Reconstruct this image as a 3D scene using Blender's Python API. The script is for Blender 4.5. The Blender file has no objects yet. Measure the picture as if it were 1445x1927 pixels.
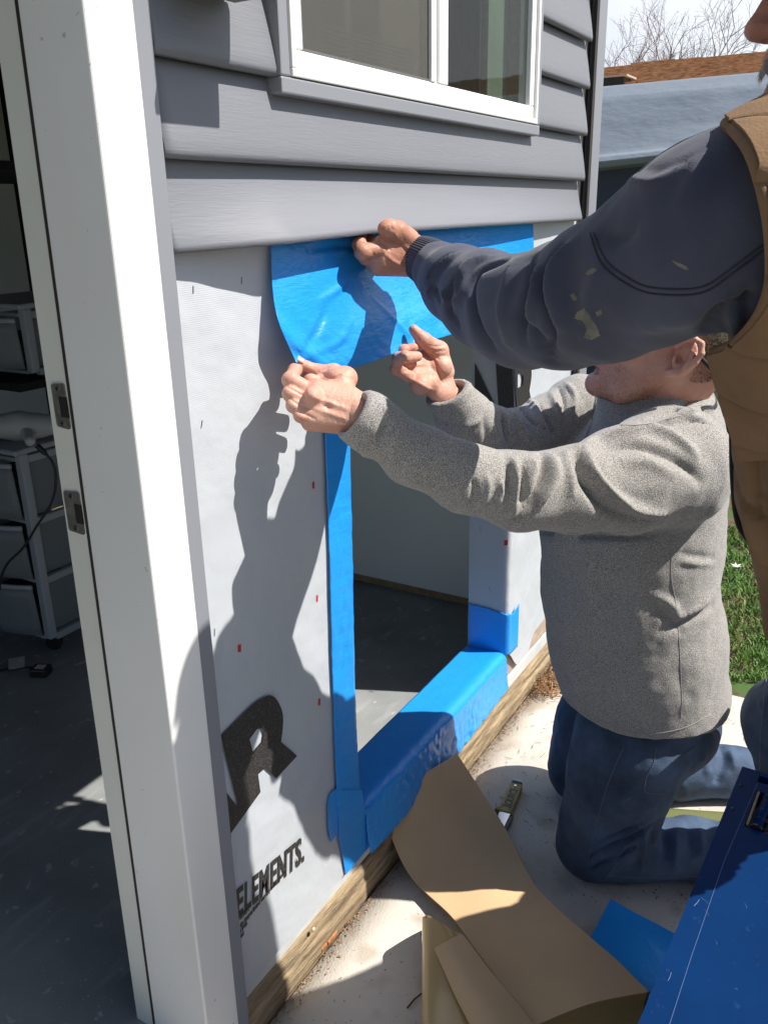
import bpy, math, random
import numpy as np
from mathutils import Vector, noise
from mathutils.bvhtree import BVHTree

# ------------------------------------------------------------------ camera, world, sun
S = bpy.context.scene
COL = S.collection
def _n(v):
    v = np.array(v, float); return v/np.linalg.norm(v)
FPX, CX, CY = 1605., 722.5, 963.5
_X = _n([1008.5, -587.5, FPX]); _D = np.array([90., 4600., FPX]); _D = _n(_D-_X*np.dot(_D, _X))
RW = np.array([_X, np.cross(-_D, _X), -_D])          # camera (x right, y down, z forward) -> world
CAM = np.array([0., -.8725, 1.5])
cd = bpy.data.cameras.new('camera'); cam = bpy.data.objects.new('camera', cd); COL.objects.link(cam)
cd.sensor_fit = 'VERTICAL'; cd.sensor_height = 24; cd.lens = FPX/1927*24; cd.clip_start = .02; cd.clip_end = 500
from mathutils import Matrix
M3 = np.stack([RW@[1, 0, 0], RW@[0, -1, 0], RW@[0, 0, -1]], 1)
mw = Matrix.Identity(4)
for i in range(3):
    for j in range(3): mw[i][j] = M3[i][j]
    mw[i][3] = CAM[i]
cam.matrix_world = mw
S.camera = cam
SUNT = _n([-.43, 1., -1.38])                          # travel direction of the light
el = math.asin(-SUNT[2]); az = math.atan2(-SUNT[0], -SUNT[1])
W = bpy.data.worlds.new('World'); S.world = W; W.use_nodes = True
wn = W.node_tree; bg = wn.nodes['Background']
sky = wn.nodes.new('ShaderNodeTexSky'); sky.sky_type = 'NISHITA'; sky.sun_disc = False
sky.sun_elevation = el; sky.sun_rotation = az; sky.air_density = 1.0; sky.dust_density = 1.2; sky.ozone_density = 1.0
wtc = wn.nodes.new('ShaderNodeTexCoord'); wno = wn.nodes.new('ShaderNodeTexNoise'); wno.inputs['Scale'].default_value = 2.2; wno.inputs['Detail'].default_value = 6
wr = wn.nodes.new('ShaderNodeValToRGB'); wr.color_ramp.elements[0].position = .25; wr.color_ramp.elements[1].position = .6
wr.color_ramp.elements[0].color = (.62, .62, .62, 1); wr.color_ramp.elements[1].color = (.95, .95, .95, 1)
wm = wn.nodes.new('ShaderNodeMix'); wm.data_type = 'RGBA'; wm.inputs['B'].default_value = (8.6, 8.85, 9.4, 1)
wn.links.new(wtc.outputs['Generated'], wno.inputs['Vector']); wn.links.new(wno.outputs['Fac'], wr.inputs['Fac'])
wv_ = wn.nodes.new('ShaderNodeVectorMath'); wv_.operation = 'DOT_PRODUCT'; wv_.inputs[1].default_value = tuple(_n([.95, -.12, .22]))
wmr = wn.nodes.new('ShaderNodeMapRange'); wmr.interpolation_type = 'SMOOTHSTEP'; wmr.inputs['From Min'].default_value = .80; wmr.inputs['From Max'].default_value = .93
wmu = wn.nodes.new('ShaderNodeMath'); wmu.operation = 'MULTIPLY'
wn.links.new(wtc.outputs['Generated'], wv_.inputs[0]); wn.links.new(wv_.outputs['Value'], wmr.inputs['Value']); wn.links.new(wmr.outputs[0], wmu.inputs[0]); wn.links.new(wr.outputs['Color'], wmu.inputs[1])
wn.links.new(wmu.outputs[0], wm.inputs['Factor']); wn.links.new(sky.outputs[0], wm.inputs['A'])
wn.links.new(wm.outputs['Result'], bg.inputs['Color']); bg.inputs['Strength'].default_value = .080
sl = bpy.data.lights.new('sun', 'SUN'); sl.energy = 5.0; sl.angle = math.radians(.6); sl.color = (1, .95, .87)
so = bpy.data.objects.new('sun', sl); COL.objects.link(so); so.rotation_euler = Vector(SUNT).to_track_quat('-Z', 'Y').to_euler(); so.location = (2, -4, 6)
S.view_settings.view_transform = 'Standard'; S.view_settings.look = 'None'; S.view_settings.exposure = .62; S.view_settings.gamma = 1

# ------------------------------------------------------------------ helpers
def ray(px, py): return RW@np.array([(px-CX)/FPX, (py-CY)/FPX, 1.])
def onY(px, py, y=0.): r = ray(px, py); return CAM+r*((y-CAM[1])/r[1])
def onZ(px, py, z=0.): r = ray(px, py); return CAM+r*((z-CAM[2])/r[2])
def onX(px, py, x): r = ray(px, py); return CAM+r*((x-CAM[0])/r[0])
WF = np.array([.8611843, .50829283, 0.]); UR = np.array([.50829283, -.8611843, 0.]); UP = np.array([0, 0, 1.])
def onH(px, py, h): r = ray(px, py); return CAM+r*(h/(r@WF))
def G(u, h, z): q = CAM+UR*u+WF*h; return np.array([q[0], q[1], z])
def depth(P): return float(((np.array(P)-CAM)@RW)[2])
def rm(rpx, P): return rpx*depth(P)/FPX

def tag(o, label=None, cat=None, group=None, kind=None):
    if label: o['label'] = label
    if cat: o['category'] = cat
    if group: o['group'] = group
    if kind: o['kind'] = kind
    return o
def empty(name, loc=(0, 0, 0)):
    o = bpy.data.objects.new(name, None); COL.objects.link(o); o.location = loc; o.empty_display_size = .05; return o
def meshobj(name, verts, faces, m, parent=None, smooth=False):
    me = bpy.data.meshes.new(name)
    me.from_pydata([tuple(map(float, v)) for v in verts], [], [tuple(int(i) for i in f) for f in faces]); me.update()
    if m is not None:
        for x in (m if isinstance(m, (list, tuple)) else [m]): me.materials.append(x)
    if smooth: me.polygons.foreach_set('use_smooth', [True]*len(me.polygons))
    o = bpy.data.objects.new(name, me); COL.objects.link(o)
    if parent is not None:
        o.parent = parent
        o.matrix_parent_inverse = Matrix.Translation(-parent.location)      # every part stays in world coordinates
    return o
class MB:
    def __init__(s): s.v = []; s.f = []
    def add(s, v, f):
        n = len(s.v); s.v += [tuple(map(float, q)) for q in v]; s.f += [tuple(int(i)+n for i in q) for q in f]; return s
    def box(s, a, b):
        x0, y0, z0 = a; x1, y1, z1 = b
        return s.add([(x0, y0, z0), (x1, y0, z0), (x1, y1, z0), (x0, y1, z0), (x0, y0, z1), (x1, y0, z1), (x1, y1, z1), (x0, y1, z1)],
                     [(0, 3, 2, 1), (4, 5, 6, 7), (0, 1, 5, 4), (1, 2, 6, 5), (2, 3, 7, 6), (3, 0, 4, 7)])
    def obox(s, c, ax, ay, az_):      # oriented box: centre and three half vectors
        c, ax, ay, az_ = [np.array(q, float) for q in (c, ax, ay, az_)]
        P = [c+i*ax+j*ay+k*az_ for k in (-1, 1) for i, j in ((-1, -1), (1, -1), (1, 1), (-1, 1))]
        return s.add(P, [(0, 3, 2, 1), (4, 5, 6, 7), (0, 1, 5, 4), (1, 2, 6, 5), (2, 3, 7, 6), (3, 0, 4, 7)])
    def tube(s, pts, r, n=8, caps=True):
        pts = [np.array(p, float) for p in pts]; rs = r if hasattr(r, '__len__') else [r]*len(pts)
        base = len(s.v); up = np.array([.3, .2, 1.]); prev = None
        for i, p in enumerate(pts):
            t = _n(pts[min(i+1, len(pts)-1)]-pts[max(i-1, 0)]+1e-9)
            if prev is None:
                a = np.cross(t, up); a = a if np.linalg.norm(a) > .05 else np.cross(t, [1, 0, 0])
            else: a = prev-t*np.dot(prev, t)
            a = _n(a); b = np.cross(t, a); prev = a
            for k in range(n):
                q = 2*math.pi*k/n; s.v.append(tuple(p+rs[i]*(a*math.cos(q)+b*math.sin(q))))
        for i in range(len(pts)-1):
            for k in range(n):
                A = base+i*n; s.f.append((A+k, A+(k+1) % n, A+n+(k+1) % n, A+n+k))
        if caps:
            s.f.append(tuple(base+k for k in range(n))[::-1]); s.f.append(tuple(base+(len(pts)-1)*n+k for k in range(n)))
        return s
    def grid(s, fn, nu, nv):
        b = len(s.v)
        for i in range(nu+1):
            for j in range(nv+1): s.v.append(tuple(map(float, fn(i/nu, j/nv))))
        for i in range(nu):
            for j in range(nv):
                a = b+i*(nv+1)+j; s.f.append((a, a+nv+1, a+nv+2, a+1))
        return s
    def build(s, name, m, parent=None, smooth=False): return meshobj(name, s.v, s.f, m, parent, smooth)
def bevel(o, w=.002, seg=2):
    b = o.modifiers.new('bevel', 'BEVEL'); b.width = w; b.segments = seg; b.limit_method = 'ANGLE'; b.angle_limit = math.radians(35); return o
def solid(o, t, off=0.):
    b = o.modifiers.new('solid', 'SOLIDIFY'); b.thickness = t; b.offset = off; return o
def poly_plane(pts, fn):             # flat polygon with thickness through fn(x,z)->world
    import mathutils.geometry as mg
    tri = mg.tessellate_polygon([[Vector((p[0], p[1], 0)) for p in ring] for ring in pts])
    flat = [p for ring in pts for p in ring]
    return [fn(*p) for p in flat], [t for t in tri]

def mat(name, col, rough=.6, metal=0., var=.0, vscale=8., bump=0., bscale=60., stretch=(1, 1, 1), col2=None, spec=.5,
        bump2=0., b2scale=6., trans=0., alpha=1., sheen=0., det=6, ramp=(.35, .65), coat=0., sss=0.):
    m = bpy.data.materials.new(name); m.use_nodes = True; nt = m.node_tree; b = nt.nodes['Principled BSDF']
    b.inputs['Roughness'].default_value = rough; b.inputs['Metallic'].default_value = metal
    b.inputs['Specular IOR Level'].default_value = spec
    if trans: b.inputs['Transmission Weight'].default_value = trans
    if alpha < 1: b.inputs['Alpha'].default_value = alpha
    if sheen: b.inputs['Sheen Weight'].default_value = sheen
    if coat: b.inputs['Coat Weight'].default_value = coat
    if sss:
        b.inputs['Subsurface Weight'].default_value = sss; b.inputs['Subsurface Radius'].default_value = (.009, .003, .0015); b.inputs['Subsurface Scale'].default_value = .6
    tc = nt.nodes.new('ShaderNodeTexCoord'); mp = nt.nodes.new('ShaderNodeMapping'); mp.inputs['Scale'].default_value = stretch
    nt.links.new(tc.outputs['Object'], mp.inputs['Vector'])
    c2 = col2 if col2 else tuple(max(0, c*(1-var)) for c in col)
    if var or col2:
        nz = nt.nodes.new('ShaderNodeTexNoise'); nz.inputs['Scale'].default_value = vscale; nz.inputs['Detail'].default_value = det; nz.inputs['Roughness'].default_value = .6
        cr = nt.nodes.new('ShaderNodeValToRGB'); cr.color_ramp.elements[0].position = ramp[0]; cr.color_ramp.elements[1].position = ramp[1]
        cr.color_ramp.elements[0].color = (*c2, 1); cr.color_ramp.elements[1].color = (*col, 1)
        nt.links.new(mp.outputs[0], nz.inputs['Vector']); nt.links.new(nz.outputs['Fac'], cr.inputs['Fac']); nt.links.new(cr.outputs[0], b.inputs['Base Color'])
        m['ramp'] = cr.name
    else: b.inputs['Base Color'].default_value = (*col, 1)
    last = None
    for bs, sc in ((bump, bscale), (bump2, b2scale)):
        if bs:
            n2 = nt.nodes.new('ShaderNodeTexNoise'); n2.inputs['Scale'].default_value = sc; n2.inputs['Detail'].default_value = 4
            bp = nt.nodes.new('ShaderNodeBump'); bp.inputs['Strength'].default_value = 1.; bp.inputs['Distance'].default_value = bs
            nt.links.new(mp.outputs[0], n2.inputs['Vector']); nt.links.new(n2.outputs['Fac'], bp.inputs['Height'])
            if last: nt.links.new(last.outputs[0], bp.inputs['Normal'])
            last = bp
    if last: nt.links.new(last.outputs[0], b.inputs['Normal'])
    return m
def nd(m): return m.node_tree, m.node_tree.nodes['Principled BSDF']
def add_bump(m, texnode, outname, dist, vec_scale=(1, 1, 1), inp='Object', rot=(0, 0, 0)):
    nt, b = nd(m); tc = nt.nodes.new('ShaderNodeTexCoord'); mp = nt.nodes.new('ShaderNodeMapping'); mp.inputs['Scale'].default_value = vec_scale; mp.inputs['Rotation'].default_value = rot
    nt.links.new(tc.outputs[inp], mp.inputs[0]); nt.links.new(mp.outputs[0], texnode.inputs['Vector'])
    bp = nt.nodes.new('ShaderNodeBump'); bp.inputs['Distance'].default_value = dist
    nt.links.new(texnode.outputs[outname], bp.inputs['Height'])
    old = b.inputs['Normal'].links
    if old: nt.links.new(old[0].from_socket, bp.inputs['Normal'])
    nt.links.new(bp.outputs[0], b.inputs['Normal'])
def speck(m, scale, col, thr=.66, soft=.04, stretch=(1, 1, 1), det=2):   # sparse spots of another colour
    nt, b = nd(m); tc = nt.nodes.new('ShaderNodeTexCoord'); mp = nt.nodes.new('ShaderNodeMapping'); mp.inputs['Scale'].default_value = stretch
    nz = nt.nodes.new('ShaderNodeTexNoise'); nz.inputs['Scale'].default_value = scale; nz.inputs['Detail'].default_value = det
    cr = nt.nodes.new('ShaderNodeValToRGB'); cr.color_ramp.elements[0].position = thr; cr.color_ramp.elements[1].position = thr+soft
    mx = nt.nodes.new('ShaderNodeMix'); mx.data_type = 'RGBA'; mx.inputs['B'].default_value = (*col, 1)
    nt.links.new(tc.outputs['Object'], mp.inputs[0]); nt.links.new(mp.outputs[0], nz.inputs['Vector']); nt.links.new(nz.outputs['Fac'], cr.inputs['Fac'])
    nt.links.new(cr.outputs[0], mx.inputs['Factor'])
    s = b.inputs['Base Color']
    if s.links: nt.links.new(s.links[0].from_socket, mx.inputs['A'])
    else: mx.inputs['A'].default_value = s.default_value
    nt.links.new(mx.outputs['Result'], s)

# ------------------------------------------------------------------ materials of the place
M = {}
M['concrete'] = mat('concrete', (.58, .535, .475), .9, var=.22, vscale=2.5, bump=.0012, bscale=220, bump2=.001, b2scale=35)
speck(M['concrete'], 95, (.3, .26, .22), .68, .03); speck(M['concrete'], 9, (.42, .37, .31), .56, .12)
M['floor'] = mat('garage_floor', (.31, .325, .33), .5, var=.3, vscale=3, bump=.0004, bscale=90)
speck(M['floor'], 30, (.40, .41, .41), .66, .04); speck(M['floor'], 5, (.36, .375, .375), .6, .2, stretch=(1, 4, 1))
M['siding'] = mat('vinyl_siding', (.175, .182, .207), .5, var=.04, vscale=5, bump=.0004, bscale=26, stretch=(1, 1, 14))
M['trim'] = mat('grey_trim', (.225, .235, .265), .45, bump=.0001, bscale=30)
M['white'] = mat('white_vinyl', (.80, .80, .79), .38, var=.04, vscale=4)
speck(M['white'], 75, (.50, .48, .44), .74, .03); speck(M['white'], 4, (.74, .73, .70), .55, .2, stretch=(1, 1, .3))
M['jamb'] = mat('cream_jamb', (.72, .73, .68), .42, var=.06, vscale=6)
M['kerf'] = mat('weatherstrip', (.03, .025, .022), .8)
M['wrap'] = mat('house_wrap', (.485, .515, .555), .36, var=.05, vscale=4, bump2=.011, b2scale=5, spec=.4)
wv = M['wrap'].node_tree.nodes.new('ShaderNodeTexWave'); wv.wave_type = 'BANDS'; wv.bands_direction = 'Z'; wv.inputs['Scale'].default_value = 105; wv.inputs['Distortion'].default_value = .4
add_bump(M['wrap'], wv, 'Fac', .00011)
M['ink'] = mat('black_ink', (.028, .026, .026), .45, var=.5, vscale=400, ramp=(.3, .5))
speck(M['ink'], 500, (.13, .13, .13), .60, .06, stretch=(.5, 1, 1.2))
M['redink'] = mat('red_ink', (.45, .03, .03), .5)
M['staple'] = mat('staple', (.18, .18, .19), .3, metal=.9)
M['blue'] = mat('blue_tape', (.018, .31, .88), .30, var=.12, vscale=3, bump=.0008, bscale=28, bump2=.0032, b2scale=7, spec=.5, stretch=(1, 1, 1))
w2 = M['blue'].node_tree.nodes.new('ShaderNodeTexNoise'); w2.inputs['Scale'].default_value = 30; w2.inputs['Detail'].default_value = 2; w2.inputs['Distortion'].default_value = 1.2
add_bump(M['blue'], w2, 'Fac', .0011, (1, 1, 3.5))
M['tapeback'] = mat('tape_back', (.02, .02, .022), .4)
M['wood'] = mat('weathered_wood', (.40, .30, .18), .9, col2=(.16, .115, .07), vscale=9, stretch=(1, 5, 9), bump=.004, bscale=22, bump2=.002, b2scale=90)
M['woodraw'] = mat('raw_wood', (.42, .27, .15), .85, var=.4, vscale=20, bump=.002, bscale=50)
M['flash'] = mat('pale_flashing', (.56, .58, .58), .4, var=.15, vscale=15)
M['osb'] = mat('sheathing', (.42, .33, .26), .85, var=.3, vscale=40)
M['drywall'] = mat('drywall', (.92, .92, .87), .8, var=.06, vscale=3)
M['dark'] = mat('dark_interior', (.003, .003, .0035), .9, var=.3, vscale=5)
M['steel'] = mat('steel_plate', (.42, .40, .37), .38, metal=.85, var=.4, vscale=60)
M['hole'] = mat('mortise', (.012, .01, .01), .9)
M['screw'] = mat('screw', (.3, .3, .29), .35, metal=1.)

# ------------------------------------------------------------------ setting
def struct(o): o['kind'] = 'structure'; return o
bm = MB()
NX, NY = 60, 60
def slabf(u, v):
    x = -2.5+u*5.13; y = -4.5+v*4.480
    z = .0015*noise.noise(Vector((x*3, y*3, 0)))
    return (x, y, z)
bm.grid(slabf, 60, 60); sl_ = bm.build('concrete_patio', M['concrete'], smooth=True); solid(sl_, .1, -1); struct(sl_)
soil = mat('soil', (.13, .085, .05), .95, var=.5, vscale=14, bump=.01, bscale=18)
speck(soil, 7, (.05, .10, .02), .45, .1)
bm = MB(); bm.grid(lambda u, v: (2.60+u*u*60, -40+v*80, -.03+.012*noise.noise(Vector((u*300, v*300, 0)))), 60, 60)
bm.add([(-60, -40, -.06), (2.6, -40, -.06), (2.6, 40, -.06), (-60, 40, -.06)], [(0, 1, 2, 3)])
struct(bm.build('lawn_ground', soil, smooth=True))
bm = MB(); bm.grid(lambda u, v: (-3+u*5.68, .012+v*3.6, .09), 8, 8)
f_ = bm.build('garage_floor', M['floor']); struct(f_)

b = MB(); b.grid(lambda u, v: (-2.5+5.13*u, -.06+.07*v, -.010+.006*noise.noise(Vector((u*260, v*6, 0)))), 300, 6); struct(b.build('soil', mat('brown_soil', (.16, .10, .06), .95, var=.6, vscale=60), smooth=True))
# ------------------------------------------------------------------ the garage
GAR = empty('garage', (1.7, .05, 0)); tag(GAR, 'grey sided garage wall being re-wrapped, with white window and blue taped opening', 'garage')
def part(bmx, name, m, smooth=False, parent=None): return bmx.build(name, m, parent or GAR, smooth)
# sheathing (wall core) with the opening left free
b = MB(); y0, y1 = .006, .112
b.box((.86, y0, .10), (1.305, y1, 2.6)); b.box((2.15, y0, .10), (2.70, y1, 2.6)); b.box((1.31, y0, 1.30), (2.15, y1, 1.66)); b.box((1.31, y0, .10), (2.15, y1, .235))
b.box((1.31, y0, 1.66), (2.15, y0+.01, 1.69)); part(b, 'wall_sheathing', M['osb'])
# foundation strip
def woody(u, v):
    x = .80+u*1.95
    zt = .100-.012*u
    prof = [(.004, zt+.0), (-.006, zt-.004), (-.012, zt-.02), (-.011, zt*.55), (-.016, zt*.5), (-.017, .012), (-.012, -.01)]
    k = v*6; i = min(int(k), 5); t = k-i
    y = prof[i][0]*(1-t)+prof[i+1][0]*t; z = prof[i][1]*(1-t)+prof[i+1][1]*t
    nn = noise.noise(Vector((x*9, v*9, 1)))*.003+noise.noise(Vector((x*40, v*20, 3)))*.0016
    return (x, y+nn, z+nn*.6)
b = MB(); b.grid(woody, 260, 24); part(b, 'sill_board', M['wood'], True)
b = MB(); b.box((.88, -.004, .098), (2.66, .004, .135)); part(b, 'base_flashing', M['flash'])
# house wrap: one wavy sheet left of the opening, one right of it (turning into the reveal)
def wavy(x, z, a=1.): return a*(.0022*noise.noise(Vector((x*6, z*4, 5)))+.0012*noise.noise(Vector((x*15, z*11, 9))))
def wrapL(u, v):
    x = .862+u*(1.302-.862); zb = .122-.004*math.sin(x*30)+.003*noise.noise(Vector((x*25, 0, 0)))
    z = zb+v*(1.60-zb)
    return (x, -.0035-abs(wavy(x, z))-(.004*(1-v)**8), z)
b = MB(); b.grid(wrapL, 70, 160); wl = part(b, 'house_wrap', M['wrap'], True)
def wrapR(u, v):
    s = u*(.13+.50)                         # arc length: in the reveal, round the soft corner, along the face
    z0 = .238 if s < .13 else float(np.interp(s, [.13, .17, .235, .33, .38, .63], [.245, .215, .150, .150, .20, .22]))
    z = z0+v*(1.49-z0)
    r = .022
    if s < .13-r: x, y = 2.128, .115-s
    elif s < .13+r:
        a = (s-(.13-r))/(2*r)*math.pi/2; x = 2.128+r*(1-math.cos(a)); y = (.115-.13+r)-r*math.sin(a)
    else: x = 2.128+r+(s-.13-r); y = -.015
    y2 = y+(0 if s < .13 else .010*min(1, (s-.13)/.08))
    return (x, y2-abs(wavy(x, z, 1.3)), z)
b = MB(); b.grid(wrapR, 90, 120); part(b, 'house_wrap', M['wrap'], True)
# ink on the wrap
def wallpoly(rings, name, m, plane=lambda px, py: onY(px, py, -.0075), off=None):
    import mathutils.geometry as mg
    P = [[plane(*p) for p in r] for r in rings]
    tri = mg.tessellate_polygon([[Vector(p) for p in r] for r in P]); flat = [p for r in P for p in r]
    return meshobj(name, flat, tri, m, GAR)
def curve(pts, n=6):                         # Catmull-Rom through pixel points
    pts = [np.array(p, float) for p in pts]; out = []
    for i in range(len(pts)-1):
        p0, p1, p2, p3 = pts[max(i-1, 0)], pts[i], pts[i+1], pts[min(i+2, len(pts)-1)]
        for k in range(n):
            t = k/n; out.append(.5*((2*p1)+(-p0+p2)*t+(2*p0-5*p1+4*p2-p3)*t*t+(-p0+3*p1-3*p2+p3)*t**3))
    out.append(pts[-1]); return out
Rr = [(415.8, 1384)]+curve([(448, 1352), (480, 1322), (504, 1309), (518, 1313), (529, 1332), (533, 1351), (532, 1375), (529, 1396)])+[(559.5, 1422.5), (520, 1465), (499, 1445), (486, 1457), (490.6, 1490.6), (449, 1520)]
hole = [(470, 1391), (484, 1372), (493, 1371), (496, 1380), (494, 1393), (476, 1414)]
wallpoly([Rr, hole], 'printed_letter', M['ink'])
wallpoly([[(408, 1468), (449, 1520), (490.6, 1490.6), (425, 1582), (410, 1560)]], 'printed_letter', M['ink'], lambda px, py: onY(px, py, -.0079))
wallpoly([[(893, 683), (893, 772), (935, 772)]], 'printed_letter', M['ink'], lambda px, py: onX(px, py, 2.1235))
R2 = [(929, 640), (962, 640), (985, 668), (999, 690), (1000, 712), (996, 738), (1004, 760), (1012, 830), (942, 830)]
wallpoly([[(931, 655), (960, 655), (972, 830), (941, 830)]], 'printed_letter', M['ink'], lambda px, py: onX(px, py, 2.121))
wallpoly([[(966, 640), (985, 660)]+curve([(985, 660), (997, 680), (1000, 705), (996, 735)])+[(1002, 770), (1012, 830), (975, 830)], [(974, 704), (974, 730)]+curve([(974, 730), (983, 724), (985, 710), (980, 702)])], 'printed_letter', M['ink'], lambda px, py: onY(px, py, -.016))
def text3d(s, name, m, p0, p1, size, shear=.25, bold=.0, y=-.0085):
    c = bpy.data.curves.new('t', 'FONT'); c.body = s; c.size = size; c.shear = shear; c.offset = bold; c.space_character = 1.12 if size > .05 else 1.0; c.extrude = .0002
    o = bpy.data.objects.new('t', c); COL.objects.link(o); dg = bpy.context.evaluated_depsgraph_get(); dg.update()
    me = bpy.data.meshes.new_from_object(o.evaluated_get(dg)); bpy.data.objects.remove(o)
    xs = [v.co.x for v in me.vertices]; L = max(xs)-min(xs); x0 = min(xs)
    P0, P1 = np.array(p0, float), np.array(p1, float); d = (P1-P0)/L
    vs = [P0+d*(v.co.x-x0)+np.array([0, -v.co.z, v.co.y]) for v in me.vertices]
    o = meshobj(name, vs, [tuple(p.vertices) for p in me.polygons], m, GAR); return o
a_, b_ = onY(446, 1727, -.008), onY(573, 1618, -.008)
text3d('ELEMENTS.', 'printed_word', M['ink'], a_, b_, .083, .25, .0024)
def onwrap(px, py, o=.0007):
    P = onY(px, py, -.005); y = -.0035-abs(wavy(P[0], P[2]))-o; return onY(px, py, y)
small = [((446, 1738), (470, 1712), 'C. FORTIFIED IT.', .015), ((444, 1757), (538, 1642), 'and the longest limited warranty in the industry.', .015), ((444, 1768), (466, 1738), 'builder group.', .015), ((445, 1779), (460, 1757), 'of contact.', .015)]
for q0, q1, s_, z_ in small: text3d(s_, 'printed_line', M['ink'], onY(*q0, -.008), onY(*q1, -.008), z_, 0, .0005)
for (px, py, wd, hh) in [(451, 1220, 6, 15), (590, 913, 4, 14), (597, 1126, 3, 13), (601, 1321, 4, 14), (492, 1812, 5, 14), (608, 1502, 3, 12), (620, 1666, 3, 7)]:
    o_ = wallpoly([[(px-wd/2, py-hh/2+1), (px+wd/2, py-hh/2), (px+wd/2, py+hh/2-1), (px-wd/2, py+hh/2)]], 'print_mark', M['redink'], onwrap)
wallpoly([[(948, 1017), (955, 1016), (955, 1026), (948, 1027)]], 'print_mark', M['redink'], lambda a, b: onX(a, b, 2.1215))
for (px, py, dx) in [(455, 528, 0), (364, 545, 0), (381, 798, 2), (404, 1190, 0), (411, 1422, -1), (433, 1568, -2), (521, 1693, 2), (464, 1746, -3), (444, 1780, -3), (587, 1612, -3)]:
    P = onwrap(px, py-7, .0006); Q = onwrap(px-dx, py+7, .0006); MB().tube([P, Q], .0007, 6).build('staple', M['staple'], GAR)
for (px, py, dx) in [(904, 995, 0), (919, 1108, -4)]:
    P = onX(px, py-5, 2.119); Q = onX(px-dx, py+5, 2.119); MB().tube([P, Q], .0006, 6).build('staple', M['staple'], GAR)
# siding
zs = [1.452, 1.572, 1.692, 1.812, 1.930, 2.050, 2.17]
WX0, WX1 = 1.150, 2.170
def lap(xa, xb, zb, zt, yb=-.0290, bulge=None, curl=True, nu=60):
    b = MB()
    prof = [(.012, 0.0), (.001, -.0005), (-.001, .004), (0, .010), (0, .3), (0, .7), (0, 1.)]
    def fn(u, v):
        x = xa+u*(xb-xa)
        Y = yb if bulge is None else bulge(x)
        zz = zb if bulge is None else zb_line(x, Y)
        H_ = zt-zz
        if v < .2: t = v/.2; y = Y+.012*(1-t); z = zz+.001*math.sin(t*3.1)
        else:
            t = (v-.2)/.8; y = Y+(-.006-Y)*(1-(1-t)**(1.0 if bulge is None else 1.9))+.0012*math.sin(t*3.14)*(-1); z = zz+.004*min(1, t*8)+t*(H_-.004)
        y += .0008*noise.noise(Vector((x*3, z*9, 2)))
        if curl and xb > 2.4: y += .010*max(0, (x-(xb-.05))/.05)**2*(1-v)*0
        return (x, y, z)
    b.grid(fn, nu, 12); o = part(b, 'siding_lap', M['siding'], True); solid(o, .0015, 1); return o
def pull(x):                                  # how far the lowest course stands off the wall
    t = [(.85, -.022), (.95, -.036), (1.1, -.062), (1.35, -.064), (1.7, -.060), (2.0, -.050), (2.3, -.038), (2.6, -.026), (2.7, -.024)]
    return float(np.interp(x, [q[0] for q in t], [q[1] for q in t]))
_lp = [(323, 478), (515, 461), (705, 439), (900, 426), (1088, 415)]
_lz = [];
for q in _lp:
    y = -.04
    for _ in range(4): P = onY(*q, y); y = pull(P[0])
    _lz.append((P[0], P[2]))
def zb_line(x, Y): return float(np.interp(x, [q[0] for q in _lz], [q[1] for q in _lz]))
XR = 2.575
lap(.880, XR, None, 1.577, bulge=pull, nu=120)
lap(.880, XR, 1.572, 1.697)
for i in (2, 3, 4, 5):
    lap(.880, WX0-.010, zs[i], zs[i+1]+.005, nu=20)
    lap(WX1-.012, XR, zs[i], zs[i+1]+.005, nu=24)
# backing behind laps
b = MB(); b.box((.88, -.004, 1.48), (WX0, .004, 2.2)); b.box((WX1-.02, -.004, 1.48), (2.66, .004, 2.2)); b.box((WX0, -.004, 1.48), (WX1, .004, 1.66)); part(b, 'wrap_strip', M['wrap'])
# corner post with its open channel
b = MB(); b.box((2.585, -.006, .12), (2.635, .002, 2.3)); part(b, 'channel_back', M['kerf'])
b = MB(); b.box((2.628, -.028, .13), (2.70, .11, 2.3)); o = part(b, 'corner_post', M['trim']); bevel(o, .003)
b = MB(); b.box((2.612, -.026, .13), (2.6275, -.018, 2.3)); part(b, 'corner_lip', M['kerf'])
# j channel beside the door casing
b = MB(); b.box((.842, -.0305, .03), (.876, .006, 2.3)); part(b, 'j_channel', M['trim'])
# door frame
XJ = .770
def tilt(z): return .107-.0145*z                       # the frame leans slightly
b = MB(); b.add([(XJ, -.033, -.02), (.850, -.031, -.02), (.850, tilt(-.02)-.004, -.02), (XJ, tilt(-.02)-.004, -.02), (XJ, -.033, 2.4), (.850, -.031, 2.4), (.850, tilt(2.4)-.004, 2.4), (XJ, tilt(2.4)-.004, 2.4)],
                [(0, 3, 2, 1), (4, 5, 6, 7), (0, 1, 5, 4), (1, 2, 6, 5), (2, 3, 7, 6), (3, 0, 4, 7)])
bevel(part(b, 'door_casing', M['white']), .004, 3)
def jambslab(name, x0, x1, fa, fb, m):
    b = MB(); V = []
    for z in (-.02, 2.4):
        V += [(x0, fa(z), z), (x1, fa(z), z), (x1, fb(z), z), (x0, fb(z), z)]
    b.add(V, [(0, 3, 2, 1), (4, 5, 6, 7), (0, 1, 5, 4), (1, 2, 6, 5), (2, 3, 7, 6), (3, 0, 4, 7)]); return part(b, name, m)
jambslab('weatherstrip', XJ+.004, .845, lambda z: tilt(z)-.0035, lambda z: tilt(z)+.0045, M['kerf'])
J = jambslab('door_jamb', XJ+.004, .845, lambda z: tilt(z)+.005, lambda z: tilt(z)+.046, M['jamb'])
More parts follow.
